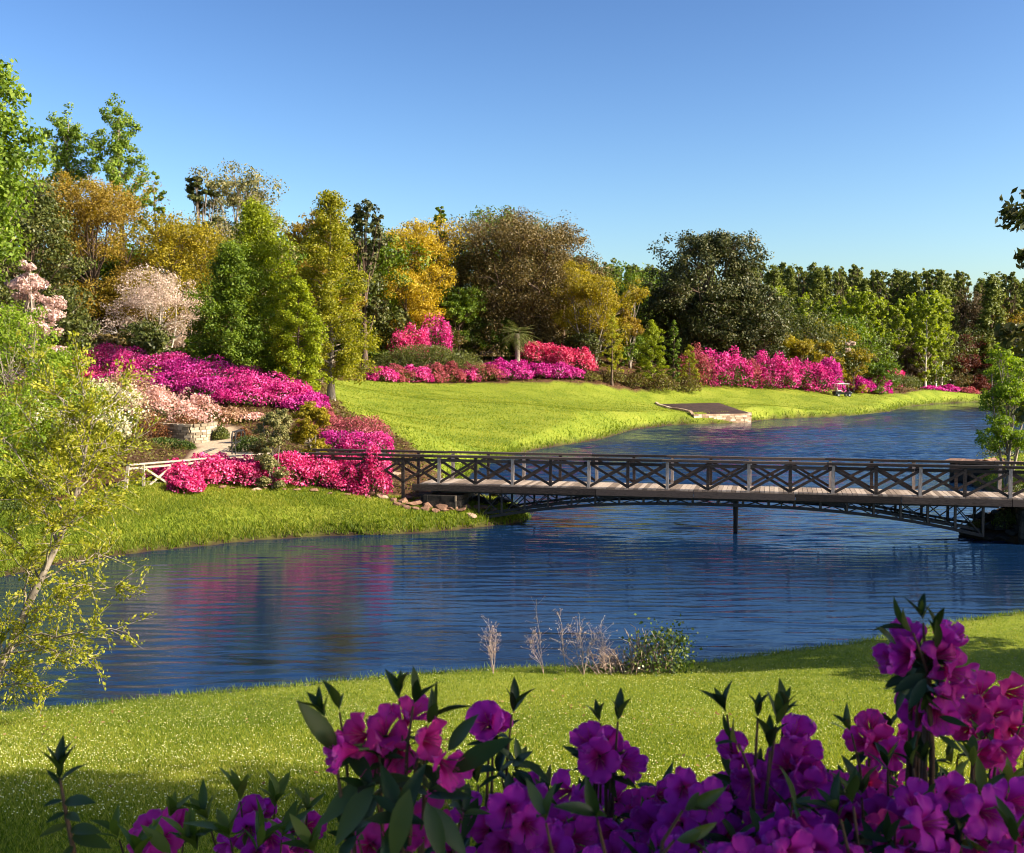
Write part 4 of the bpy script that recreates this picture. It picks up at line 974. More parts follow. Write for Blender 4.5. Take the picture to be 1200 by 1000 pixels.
# ------------------------------------------------------------------ footbridge
W_DARK = mat_noise("weathered_dark_wood", [(.018, .012, .009), (.042, .028, .021), (.10, .070, .054)], 7, .75, .4, .01, (1, 1, 6), island=.5)
W_POST = mat_noise("pale_grey_post", [(.18, .14, .11), (.34, .27, .22), (.50, .42, .36)], 7, .8, .4, .01, (4, 4, 1), island=.5)  # paler grey wood of every second post and the bench
W_DECK = mat_noise("deck_plank", [(.15, .11, .08), (.25, .19, .145), (.35, .28, .22)], 5, .8, .3, .01, island=.7)
W_SUNLIT = mat_noise("sunlit_rail_wood", [(.17, .13, .09), (.34, .28, .21), (.50, .43, .35)], 6, .75, .3, .01, (1, 1, 4))  # same rail as the bridge's, sunlight put into a paler wood colour
M_IRON = mat_noise("rusted_dark_iron", [(.005, .005, .006), (.012, .011, .010), (.03, .020, .014)], 10, .6, .3, .005, spec=.5)
STONE = mat_noise("cream_stone", [(.19, .15, .095), (.30, .24, .16), (.40, .33, .23)], 5, .85, .5, .03, island=.9)
STONE_TAN = mat_noise("tan_stone", [(.24, .15, .09), (.38, .27, .17), (.52, .41, .29)], 3, .85, .6, .04, island=.8)
STONE_DARK = mat_noise("dark_stone", [(.018, .015, .012), (.045, .036, .027), (.09, .07, .05)], 4, .8, .7, .05, island=.6)  # plain dark tone shared by abutments, rocks and ledge
ROCK = mat_noise("brown_rock", [(.07, .036, .022), (.17, .09, .055), (.28, .165, .105)], 3.2, .85, .8, .05)
ROCK_TAN = mat_noise("tan_rock", [(.18, .11, .07), (.34, .23, .15), (.46, .34, .24)], 3.2, .85, .8, .05)
MORTAR = mat_noise("mortar", [(.16, .12, .08), (.24, .19, .13)], 12, .9, .4, .01)
SOIL = mat_noise("bed_soil", [(.012, .006, .004), (.035, .016, .011), (.07, .035, .022)], 2.2, .95, .8, .08)

DECK_Z = 1.58; RAIL_Z = 2.64
BA = np.array([XD(310, 44.2), 44.2]); BB = np.array([XD(1200, 37.6), 37.6])
bdir = (BB - BA) / np.linalg.norm(BB - BA); bnor = np.array([-bdir[1], bdir[0]])   # bnor points away from the camera
if bnor[1] < 0: bnor = -bnor
def bpx(px):
    """distance along the near rail line where photo column px meets it"""
    k = (px - 600) / FPX     # x = k*y
    # BA.x + s dx = k (BA.y + s dy)
    return (k * BA[1] - BA[0]) / (bdir[0] - k * bdir[1])
def bp(s, off, z):
    q = BA + bdir * s + bnor * off; return Vector((q[0], q[1], z))
S0, S1 = bpx(492), bpx(1200) + 4.2
PITCH_M = (bpx(1187) - bpx(514)) / 14.0
WD = 1.95
def footbridge():
    root = empty("footbridge", bp((S0 + S1) / 2, WD / 2, 0), "dark timber footbridge with crossed railings and an arched iron truss across the lake", "bridge")
    O = root.location
    def part(mb, name, mat, parent=root): return mb.build(name, mat, parent, O)
    # planks across
    m = MB(); s = S0; rr = random.Random(3)
    while s < S1:
        z = DECK_Z - .03 + rr.uniform(-.004, .004)
        m.bar(bp(s + .085, -.06, z), bp(s + .085, WD + .06, z), .155, .045); s += .17
    part(m, "deck", W_DECK)
    for off in (-.05, WD + .05):
        m = MB(); k = S0 - .3
        while k < S1:
            e = min(k + 3.62, S1); m.bar(bp(k, off, DECK_Z - .17), bp(e - .02, off, DECK_Z - .17), .12, .24); k += 3.62
        part(m, "side_beam", W_DARK)
    sp = bpx(514) - PITCH_M * 4
    posts = [sp + i * PITCH_M for i in range(26)]
    posts = [s for s in posts if s < S1]; jr = random.Random(31)
    for side, off in enumerate((0.02, WD - .02)):
        for i, s in enumerate(posts):
            onland = s < S0
            zb = DECK_Z - .05 if not onland else Tz(*bp(s, off, 0)[:2]) - .2
            m = MB(); main = (i % 2 == 0)
            w = .145 if main else .095
            m.bar(bp(s, off, zb), bp(s + jr.uniform(-.014, .014), off + jr.uniform(-.012, .012), RAIL_Z - .05), w * jr.uniform(.94, 1.06), .11, up=(bdir[0], bdir[1], 0))
            o = part(m, "post", W_POST if main else W_DARK)
            if i + 1 < len(posts):
                z0 = DECK_Z + .06
                for j in (0, 1):
                    m = MB(); o2 = off + (.035 if j else -.035)
                    a, b = (z0, RAIL_Z - .2) if j == 0 else (RAIL_Z - .2, z0)
                    ja, jb = jr.uniform(-.022, .022), jr.uniform(-.022, .022); m.bar(bp(s + .05, o2, a + ja), bp(posts[i + 1] - .05, o2, b + jb), .05, .095)
                    part(m, "brace", W_DARK)
        e1 = S1; s = posts[0] - .2
        m = MB(); m2 = MB()
        while s < e1:
            q = min(s + 2 * PITCH_M, e1)
            zj = jr.uniform(-.012, .012); m.bar(bp(s, off, RAIL_Z + zj), bp(q - .012, off, RAIL_Z - zj * .6), .20, .085)
            m2.bar(bp(s, off, RAIL_Z - .16), bp(q - .012, off, RAIL_Z - .17), .06, .11); s = q
        part(m, "top_rail", W_DARK); part(m2, "lower_rail", W_DARK)
    # arched iron truss on either side
    sa, sb = bpx(560), bpx(1156)
    def arch(s):
        t = (s - sa) / (sb - sa); return .22 + .82 * (1 - abs(2 * t - 1) ** 2.5)
    n = 40; ds = (sb - sa) / n
    for off in (.12, WD - .12):
        m = MB()
        for i in range(n):
            a, b = sa + i * ds, sa + (i + 1) * ds
            m.bar(bp(a, off, arch(a)), bp(b, off, arch(b)), .12, .10)
        tr = part(m, "arch_chord", M_IRON)
        m = MB(); m.bar(bp(sa - 1.5, off, DECK_Z - .33), bp(sb + .5, off, DECK_Z - .33), .08, .07); part(m, "top_chord", M_IRON, tr)
        zt = DECK_Z - .30
        for i in range(0, n + 1):
            s = sa + i * ds; z = arch(s)
            if zt - z > .05 and i % 2 == 0:
                m = MB(); m.bar(bp(s, off, z - .04), bp(s, off, zt), .08, .08, up=(1, 0, 0)); part(m, "strut", M_IRON, tr)
        for i in range(0, n, 2):
            a, b = sa + i * ds, sa + (i + 2) * ds
            if zt - min(arch(a), arch(b)) > .2:
                for q0, q1 in ((bp(a, off + .01, arch(a)), bp(b, off + .01, zt)), (bp(a, off - .015, zt), bp(b, off - .015, arch(b)))):
                    m = MB(); m.bar(q0, q1, .036, .036); part(m, "diagonal_rod", M_IRON, tr)
        # straight raking strut of each haunch
        for q0, q1 in ((bp(sa + .1, off + .05, .42), bp(sa + 5.6, off + .05, zt)), (bp(sb - .1, off + .05, .42), bp(sb - 5.6, off + .05, zt))):
            m = MB(); m.bar(q0, q1, .07, .09); part(m, "raking_strut", M_IRON, tr)
    for k in range(0, 9):
        s = sa + (sb - sa) * k / 8; m = MB(); m.bar(bp(s, .12, arch(s)), bp(s, WD - .12, arch(s)), .05, .05); part(m, "cross_tie", M_IRON)
    m = MB(); s = bpx(863); m.tube([bp(s, .55, -1.5), bp(s, .55, DECK_Z - .4)], [.11, .11], 10); part(m, "pile", M_IRON)
footbridge()

# rail carrying on from the bridge, its sunlit look painted as pale wood
def sunlit_rail():
    A = np.array(P(313, 531, 44.1)); B = np.array(P(150, 545, 39.6))
    A[2] = 2.62
    root = empty("sunlit_rail", tuple((A + B) / 2 - [0, 0, 1]), "timber rail with crossed braces, sunlight put into its whitish colour, behind the hot pink azaleas", "railing")
    O = root.location; Lg = np.linalg.norm(B - A); n = 5
    def pt(t, dz): q = A + (B - A) * t; return Vector((q[0], q[1], q[2] + dz))
    m = MB(); m.bar(pt(-.01, 0), pt(1, 0), .15, .055); m.build("top_rail", W_SUNLIT, root, O)
    m = MB(); m.bar(pt(0, -.14), pt(1, -.14), .05, .07); m.build("lower_rail", W_SUNLIT, root, O)
    for i in range(n):
        t = (i + .5) / n; q = pt(t, 0); m = MB(); m.bar((q.x, q.y, Tz(q.x, q.y) - .2), pt(t, -.03), .09, .09, up=(1, 0, 0)); m.build("post", W_SUNLIT, root, O)
        if i < n - 1:
            t2 = (i + 1.5) / n
            for a, b in ((-.18, -.92), (-.92, -.18)):
                m = MB(); m.bar(pt(t + .01, a), pt(t2 - .01, b), .04 if a < b else .045, .075); m.build("brace", W_SUNLIT, root, O)
    m = MB(); m.bar(pt(1, -.03), pt(1, -.92) + Vector((-.1, 0, 0)), .1, .1, up=(1, 0, 0)); m.build("post", W_SUNLIT, root, O)
sunlit_rail()

# ------------------------------------------------------------------ rocks and stonework
import bmesh
def rock_mesh(seed, sx, sy, sz, cuts=13):
    rng = random.Random(seed); bm = bmesh.new(); bmesh.ops.create_icosphere(bm, subdivisions=4, radius=1)
    planes = []
    for k in range(cuts):
        d = Vector((rng.gauss(0, 1), rng.gauss(0, 1), rng.gauss(0, 1))).normalized(); planes.append((d, rng.uniform(.36, .68)))
    for v in bm.verts:
        for d, h in planes:
            e = v.co.dot(d) - h
            if e > 0: v.co -= d * e * .98
        v.co *= 1 + rng.uniform(-.012, .012)
        v.co = Vector((v.co.x * sx, v.co.y * sy, v.co.z * sz))
    me = bpy.data.meshes.new("rock"); bm.to_mesh(me); bm.free()
    return me
ROCKS = [rock_mesh(600 + i, .9, .7, .55) for i in range(9)]
for i, me in enumerate(ROCKS): me.materials.append(ROCK if i else ROCK_TAN)
def rock(px, D, size, label, group=None, seed=0, z=None, sq=1.0):
    r = random.Random(seed * 7 + 3); x = XD(px, D)
    o = bpy.data.objects.new("rock", ROCKS[seed % 9]); COL.objects.link(o)
    zz = Tz(x, D) if z is None else z
    o.location = (x, D, zz + size * .18); o.scale = (size * r.uniform(.8, 1.25), size * r.uniform(.8, 1.1), size * r.uniform(.7, 1.0) * sq)
    o.rotation_euler = (r.uniform(-.15, .15), r.uniform(-.15, .15), r.uniform(0, 6.28))
    tag(o, label, "rock", group)
rr = random.Random(12)
RLAB = "brown stone of the tumbled pile under the bridge's land end"
for i, (px, D, s) in enumerate([(446, 43.0, .42), (460, 42.7, .32), (472, 42.6, .38), (486, 42.4, .46), (500, 42.3, .5), (514, 42.2, .42), (478, 43.2, .36), (495, 42.9, .4), (508, 42.9, .42), (522, 42.6, .42), (432, 43.1, .5), (498, 41.9, .36), (510, 41.7, .38), (486, 41.8, .3), (520, 41.9, .3), (466, 42.1, .3), (474, 41.9, .28), (540, 42.0, .34), (552, 41.9, .3), (530, 42.2, .4), (545, 42.6, .42), (562, 42.6, .4), (578, 42.6, .36)]):
    rock(px, D, s, RLAB, "rocks tumbled under the bridge end", i)
for i in range(13):
    px = 200 + i * 19 + rr.uniform(-6, 6); rock(px, float(np.interp(px, [200, 300, 440], [40.7, 42.0, 42.8])) + rr.uniform(-.15, .15), rr.uniform(.18, .32), "low brown stone edging the bed under the hot pink azaleas", "edging stones below the azaleas", 40 + i, sq=.8)
for i, (px, D, s, lab) in enumerate([(286, 46.5, .5, "pale flat stone at the path entrance beside the sunlit rail"), (404, 49.5, .5, "pale rock behind the dark rail below the purple azalea"), (388, 52, .55, "tan rock to the left of the purple azalea"), (462, 46.6, .55, "pale rock seen through the railing near the bridge end"), (486, 46.9, .5, "tan rock seen through the railing at the deck's start"), (443, 48, .5, "tan rock below the magenta azalea behind the rail"), (420, 47.5, .45, "small tan rock behind the dark rail"), (372, 48.5, .4, "reddish rock at the foot of the brownish olive shrub")]):
    rock(px, D, s, lab, None, [0, 3, 6][i % 3] + 9 * i, sq=.7)
def blocks(mb, p0, p1, z0, z1, thick, bl, bh, rng, jit=.015):
    """a wall face of separately set stones, running from p0 to p1"""
    p0 = np.array(p0[:2]); p1 = np.array(p1[:2]); Lg = np.linalg.norm(p1 - p0); d = (p1 - p0) / Lg
    z = z0; row = 0
    while z < z1 - .02:
        h = min(bh * rng.uniform(.85, 1.15), z1 - z); s = -bl * .5 * (row % 2)
        while s < Lg:
            w = bl * rng.uniform(.65, 1.3); a, b = max(s, 0), min(s + w, Lg)
            if b - a > .04:
                off = rng.uniform(-jit, jit); nv = np.array([-d[1], d[0]]) * off
                q0 = p0 + d * (a + .008) + nv; q1 = p0 + d * (b - .008) + nv
                mb.bar((q0[0], q0[1], z + h / 2), (q1[0], q1[1], z + h / 2), thick, h - .014)
            s += w
        z += h; row += 1
def abutment(sa, sb, zb, label, land):
    root = empty("stone_abutment", bp((sa + sb) / 2, WD / 2, zb), label, "abutment"); O = root.location; r = random.Random(int(sa * 10))
    m = MB()
    for off in (-.12, WD + .12): blocks(m, bp(sa, off, 0), bp(sb, off, 0), zb, DECK_Z - .44, .3, .5, .22, r)
    for s in (sa, sb): blocks(m, bp(s, -.1, 0), bp(s, WD + .1, 0), zb, DECK_Z - .44, .3, .5, .22, r)
    m.build("stonework", STONE_DARK, root, O)
    m = MB(); m.bar(bp(sa, WD / 2, (zb + DECK_Z - .5) / 2), bp(sb, WD / 2, (zb + DECK_Z - .5) / 2), WD + .1, DECK_Z - .5 - zb); m.build("core", STONE_DARK, root, O)
abutment(bpx(498), bpx(536), -.2, "dark stone abutment at the bridge's left end above the tumbled rocks", 0)
abutment(bpx(1206), bpx(1300), -.5, "dark stone abutment at the bridge's right end", 1)
FL = "low dark rock under the left spring of the iron arch"
DARKR = []
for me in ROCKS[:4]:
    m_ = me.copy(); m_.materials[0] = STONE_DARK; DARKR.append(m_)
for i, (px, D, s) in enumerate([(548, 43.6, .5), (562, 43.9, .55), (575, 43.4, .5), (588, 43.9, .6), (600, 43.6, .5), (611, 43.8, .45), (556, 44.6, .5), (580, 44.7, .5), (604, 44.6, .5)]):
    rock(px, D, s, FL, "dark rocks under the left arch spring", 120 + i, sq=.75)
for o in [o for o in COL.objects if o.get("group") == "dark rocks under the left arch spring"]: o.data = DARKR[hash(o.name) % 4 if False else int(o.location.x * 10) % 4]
RL = "dark waterside rock at the bridge's right end"
for i, (px, D, s) in enumerate([(1136, 39.4, .5), (1150, 39.0, .55), (1163, 38.6, .5), (1178, 38.3, .55), (1192, 38.2, .5), (1206, 38.1, .6), (1156, 39.9, .5), (1172, 39.6, .6), (1190, 39.4, .6), (1146, 40.4, .45), (1205, 39.4, .6)]):
    o = rock(px, D, s, RL, "waterside rocks at the bridge's right end", 80 + i)
for i, (px, D, s, z) in enumerate([(1164, 38.9, .6, .35), (1180, 38.6, .6, .4), (1196, 38.4, .6, .4), (1174, 39.3, .6, .7), (1190, 39.0, .65, .8), (1204, 38.7, .6, .8), (1186, 39.6, .6, 1.0), (1200, 39.4, .7, 1.05)]):
    rock(px, D, s, RL, "waterside rocks at the bridge's right end", 95 + i, z=z)
for o in [o for o in COL.objects if o.get("group") == "waterside rocks at the bridge's right end"]: o.data = DARKR[int(o.location.x * 10) % 4]
for i, (px, D, w, top, lab, lf) in enumerate([(1172, 38.9, 22, 612, "small grassy tuft among the right waterside rocks", L['bright']), (1196, 38.6, 30, 606, "leafy weed growing on the right waterside rocks", LF_AZ), (1190, 41.5, 40, 560, "dark shrub beside the right bridge end", LF_HEDGE), (1184, 38.6, 34, 594, "dark ivy clump hanging against the right abutment", LF_HEDGE), (1150, 39.3, 24, 612, "brown green tuft on the leftmost of the right waterside rocks", LF_COVER), (1176, 62, 60, 522, "dark shrub at the foot of the lakeside tree", LF_HEDGE)]):
    bush(px, D, w, top, lab, None, name="bank_shrub", cat="shrub", seed=next(S), nl=1600, leaf=lf, ls=.07)
def ledge():
    p0 = P(1114, 540, 58.5); p1 = P(1250, 541, 55.5); root = empty("stone_ledge", ((p0[0] + p1[0]) / 2, 57, 0), "dark flat topped stone ledge at the lake's right bank", "wall"); O = root.location
    m = MB(); r = random.Random(8)
    for k in range(3): blocks(m, (p0[0] + .3 * k, p0[1] + .5 * k), (p1[0], p1[1] + .5 * k), -.5, 1.0, .5, .9, .3, r, .05)
    m.build("stonework", STONE_DARK, root, O)  # shade on the ledge's side is put into this dark stone
    m = MB(); k = 0; d = np.array(p1) - np.array(p0)
    for k in range(7):
        a = np.array(p0) + d * k / 7; b = np.array(p0) + d * (k + .97) / 7; m.bar((a[0], a[1] + .5, 1.06), (b[0], b[1] + .5, 1.06 + r.uniform(-.02, .02)), 1.9, .12)
    m.build("cap_stone", ROCK, root, O)
ledge()
for i, (px, D, s, lab) in enumerate([(1162, 57.5, .55, "orange brown rock lying on the dark ledge left of the lakeside tree"), (1178, 57.2, .5, "orange brown rock under the lakeside tree's trunks"), (1150, 57.6, .35, "small brown rock at the left on the dark ledge")]):
    rock(px, D, s, lab, None, 3 + 9 * i + 0, z=1.1)
# curved cream wall
def curved_wall():
    pts = [P(182, 500, 60.8), P(196, 508, 59.6), P(210, 512, 59.0), P(225, 512, 58.8), P(238, 511, 59.2), P(248, 508, 60.2), P(252, 504, 61.6)]
    root = empty("curved_stone_wall", tuple(np.array(pts[3]) - [0, 0, .3]), "curved cream block wall holding the rusty low shrubs beside the path", "wall"); O = root.location; r = random.Random(5)
    xs = np.array(pts); t = np.linspace(0, len(xs) - 1, 26)
    X = np.stack([np.interp(t, np.arange(len(xs)), xs[:, k]) for k in range(3)], 1)
    m = MB(); m2 = MB(); zt = P(225, 497, 58.8)[2]
    seg = np.hypot(np.diff(X[:, 0]), np.diff(X[:, 1])); al = np.concatenate([[0], np.cumsum(seg)]); Lg = al[-1]
    def at(d): return np.array([np.interp(d, al, X[:, 0]), np.interp(d, al, X[:, 1])])
    zb = min(Tz(x, y) for x, y in X[:, :2]) - .25; z = zt; row = 0
    while z > zb:
        h = .15 * r.uniform(.9, 1.15); d = -.22 * (row % 2)
        while d < Lg:
            w = r.uniform(.30, .52); a0, b0 = max(d, 0), min(d + w, Lg)
            if b0 - a0 > .05:
                p0, p1 = at(a0 + .012), at(b0 - .012); o = r.uniform(-.012, .012)
                m.bar((p0[0], p0[1] + o, z - h / 2), (p1[0], p1[1] + o, z - h / 2), .24 if row else .30, h - .022)
            d += w
        z -= h; row += 1
    for i in range(25):
        m2.bar((X[i, 0], X[i, 1] + .03, (zb + zt) / 2 - .05), (X[i + 1, 0], X[i + 1, 1] + .03, (zb + zt) / 2 - .05), .19, zt - zb - .14)
    m.build("stonework", STONE, root, O); m2.build("mortar_core", MORTAR, root, O)
curved_wall()
# iron handrail by the path
def handrail():
    b = G(272, 50.5); root = empty("iron_handrail", b, "thin dark iron handrail with rounded ends at the path's bend", "handrail"); O = Vector(b)
    for j, (pxa, Da, pxb, Db) in enumerate([(271, 49.6, 282, 53.5), (275, 49.6, 286, 53.5)]):
        a = Vector(G(pxa, Da)); c = Vector(G(pxb, Db)); up = Vector((0, 0, 1))
        d = (c - a) * .12
        pts = [a - up * .2, a + up * .75, a + up * .93 + d * .4, a + up * 1.0 + d, c + up * .95 - d, c + up * .85, c - up * .2]
        m = MB(); m.tube(pts, [.04] * 7, 7); m.build("rail", M_IRON, root, O)
        m = MB(); m.tube([a + up * .5, c + up * .5], [.026] * 2, 6); m.build("mid_bar", M_IRON, root, O)
handrail()
# planting bed with stone wall on the far shore
def planting_bed():
    A, A2, Bc, Cc = [np.array(P(*q)) for q in [(769, 473.5, 134), (842, 472, 136), (879, 484, 120.3), (812, 487, 117.4)]]
    root = empty("planting_bed", tuple((A + Bc) / 2 - [0, 0, 1]), "bare dark soil bed behind a pale stone wall on the far shore", "planting bed"); O = np.array(root.location)
    n = 14; V = []; rng = np.random.default_rng(2)
    for i in range(n):
        for j in range(n):
            u, v = i / (n - 1), j / (n - 1); q = (A * (1 - u) + A2 * u) * (1 - v) + (Cc * (1 - u) + Bc * u) * v
            e = min(u, v, 1 - u, 1 - v); q = q + [0, 0, -.02 + .22 * min(1, e * 5) + rng.uniform(-.04, .04) * (e > 0)]
            q[2] = max(q[2], Tz(q[0], q[1]) + .05) if e > 0 else q[2]
            V.append(q - O)
    F = [(i * n + j, i * n + j + 1, (i + 1) * n + j + 1, (i + 1) * n + j) for i in range(n - 1) for j in range(n - 1)]
    link("soil", mesh_np("soil", np.array(V), F, smooth=True), root, [SOIL])
    r = random.Random(9)
    m = MB(); blocks(m, Cc, Bc, -.4, 1.0, .4, .6, .2, r, .04); blocks(m, Bc, A2 * .75 + Bc * .25, -.2, 1.1, .35, .6, .2, r, .04)
    m.build("stone_wall", STONE_TAN, root, O)
    m = MB()
    for k in range(16):
        q = A * (1 - k / 16) + Cc * (k / 16); q2 = A * (1 - (k + .85) / 16) + Cc * ((k + .85) / 16)
        z = max(Tz(q[0], q[1]), 0) + .1; m.bar((q[0], q[1], z), (q2[0], q2[1], max(Tz(q2[0], q2[1]), 0) + .1), .3, .24)
    m.build("edging", STONE_TAN, root, O)
planting_bed()
# garden bench
def bench():
    b = G(570, 149); root = empty("garden_bench", b, "small pale wooden bench below the live oak, behind the purple azaleas", "bench"); O = Vector((0, 0, 0))
    zt = P(571, 417, 146)[2] - b[2]; lift = max(0, zt - .95)
    root.location = (b[0], b[1], b[2] + lift * .0)
    w = 1.8
    m = MB()
    for k in range(4): m.bar((-w / 2, -.2 + k * .12, .45), (w / 2, -.2 + k * .12, .45), .1, .035)
    m.build("seat", W_POST, root)
    m = MB()
    for k in range(4): m.bar((-w / 2, .25 + k * .025, .58 + k * .11), (w / 2, .25 + k * .025, .58 + k * .11), .03, .09)
    m.build("backrest", W_POST, root)
    for sx in (-1, 1):
        for y, h in ((-.2, .64), (.24, 1.0)):
            m = MB(); m.bar((sx * (w / 2 - .05), y, -.1), (sx * (w / 2 - .05), y + (.08 if h > .9 else 0), h), .07, .07, up=(1, 0, 0)); m.build("leg", W_POST, root)
        m = MB(); m.bar((sx * (w / 2 - .05), -.26, .66), (sx * (w / 2 - .05), .3, .66), .07, .04); m.build("armrest", W_POST, root)
bench()
# golf cart
def golf_cart():
    b = G(987, 156.5); root = empty("golf_cart", (b[0], b[1], b[2]), "small open golf cart with a white roof parked on the far lawn", "golf cart")
    root.rotation_euler = (0, 0, math.radians(8))
    white = mat_noise("cart_white", [(.70, .68, .64), (.82, .80, .77)], 3, .35, 0, spec=.5); dark = mat_noise("cart_dark_green", [(.010, .016, .014), (.02, .03, .026)], 3, .35, 0, spec=.5)
    black = mat_noise("cart_rubber", [(.012, .012, .012), (.025, .025, .025)], 8, .8, 0); seatm = mat_noise("cart_seat_vinyl", [(.55, .46, .34), (.66, .58, .45)], 6, .6, 0)
    met = mat_noise("cart_metal", [(.35, .35, .35), (.5, .5, .5)], 6, .4, 0, metallic=.6)
    def prism(poly, w, name, mat, par=root):
        m = MB(); n = len(poly); vs = [(x, -w / 2, z) for x, z in poly] + [(x, w / 2, z) for x, z in poly]
        m.add(vs, [tuple(range(n)), tuple(range(2 * n - 1, n - 1, -1))] + [(i, i + n, (i + 1) % n + n, (i + 1) % n) for i in range(n)])
        o = m.build(name, mat, par); bv = o.modifiers.new("bevel", 'BEVEL'); bv.width = .03; bv.segments = 2; return o
    prism([(-1.25, .35), (-1.25, .72), (-1.0, .80), (-.35, .80), (-.3, .40), (.5, .38), (.62, .62), (.75, .78), (1.0, .74), (1.22, .58), (1.25, .36)], 1.15, "body", dark)
    prism([(-1.05, 1.82), (-.95, 1.89), (.75, 1.87), (.85, 1.80), (.7, 1.79), (-.9, 1.79)], 1.2, "roof", white)
    prism([(-.95, .80), (-.92, .93), (-.36, .95), (-.34, .80)], 1.05, "seat", seatm); prism([(-.98, .95), (-1.1, 1.35), (-1.0, 1.37), (-.86, .95)], 1.05, "backrest", seatm)
    for x0, x1 in ((-1.05, -.95), (.8, .62)):
        for y in (-.52, .52):
            m = MB(); m.tube([(x0, y, .72), (x1, y, 1.8)], [.022, .022], 6); m.build("roof_post", met, root)
    for x in (-.82, .82):
        for y in (-.56, .56):
            m = MB(); m.tube([(x, y - .09, .24), (x, y + .09, .24)], [.24, .24], 16); wh = m.build("wheel", black, root)
            m = MB(); m.tube([(x, y - .10, .24), (x, y + .10, .24)], [.12, .12], 12); m.build("hub", met, wh)
    m = MB(); m.tube([(.55, -.25, .75), (.25, -.25, 1.0)], [.02, .02], 6); m.build("steering_column", black, root)
    m = MB(); R = .17; c = Vector((.25, -.25, 1.0)); m.tube([c + Vector((.06 * math.cos(t) * 0 + R * .5 * math.sin(t), R * math.cos(t), R * .8 * math.sin(t))) for t in [k * math.pi / 8 for k in range(17)]], [.016] * 17, 6); m.build("steering_wheel", black, root)
    for y in (-.4, .4):
        m = MB(); m.tube([(1.20, y, .56), (1.26, y, .55)], [.08, .08], 10); m.build("headlight", white, root)
golf_cart()
# ------------------------------------------------------------------ near azaleas in front of the viewpoint
def petal_mat(name, deep, mid, edge):
    m, nt, b = nmat(name)
    at = nt.nodes.new("ShaderNodeAttribute"); at.attribute_name = "along"
    t = noise(nt, 90, 3, .6); t2 = noise(nt, 9, 2, .5)
    ad = nt.nodes.new("ShaderNodeMath"); ad.operation = 'MULTIPLY_ADD'; ad.inputs[1].default_value = .22
    nt.links.new(t.outputs[0], ad.inputs[0])
    a2 = nt.nodes.new("ShaderNodeMath"); a2.operation = 'SUBTRACT'; a2.inputs[1].default_value = .11
    nt.links.new(at.outputs["Fac"], a2.inputs[0]); nt.links.new(a2.outputs[0], ad.inputs[2])
    r = ramp(nt, [deep, mid, mid, edge], [.25, .5, .8, 1.0]); nt.links.new(ad.outputs[0], r.inputs[0])
    oi = nt.nodes.new("ShaderNodeObjectInfo")
    hs = nt.nodes.new("ShaderNodeHueSaturation")
    mr = nt.nodes.new("ShaderNodeMapRange"); mr.inputs["To Min"].default_value = .475; mr.inputs["To Max"].default_value = .515
    nt.links.new(oi.outputs["Random"], mr.inputs["Value"]); nt.links.new(mr.outputs[0], hs.inputs["Hue"]); nt.links.new(r.outputs[0], hs.inputs["Color"])
    nt.links.new(hs.outputs[0], b.inputs["Base Color"]); b.inputs["Roughness"].default_value = .55; b.inputs["Specular IOR Level"].default_value = .2
    bump(nt, b, t.outputs[0], .25, .002)
    tr = nt.nodes.new("ShaderNodeBsdfTranslucent"); nt.links.new(hs.outputs[0], tr.inputs["Color"])
    ms = nt.nodes.new("ShaderNodeMixShader"); ms.inputs[0].default_value = .5
    nt.links.new(b.outputs[0], ms.inputs[1]); nt.links.new(tr.outputs[0], ms.inputs[2])
    nt.links.new(ms.outputs[0], nt.nodes["Material Output"].inputs["Surface"])
    return m
PET_V = petal_mat("violet_shade_petal", (.38, .006, .15), (.53, .026, .40), (.68, .11, .58))  # violet of blooms in shade, put into the petal colour
PET_P = petal_mat("pink_sunlit_petal", (.48, .008, .12), (.70, .035, .33), (.78, .13, .48))  # pink of sunlit blooms, put into the petal colour
STAM = mat_noise("stamen", [(.35, .03, .12), (.55, .08, .22)], 30, .6, 0)
ANTH = mat_noise("calyx_green", [(.05, .08, .015), (.09, .12, .03)], 30, .6, 0)
LEAF_N = mat_leaf("near_azalea_leaf", [(.010, .026, .005), (.026, .052, .009), (.06, .085, .016)], .28, .45, .35, .3, 3)
LEAF_Y = mat_leaf("near_young_leaf", [(.05, .085, .012), (.10, .14, .02), (.16, .19, .035)], .4, .45, .3, .3, 3)
TWIG = mat_noise("azalea_twig", [(.05, .028, .018), (.12, .07, .045)], 40, .8, .3, .003)

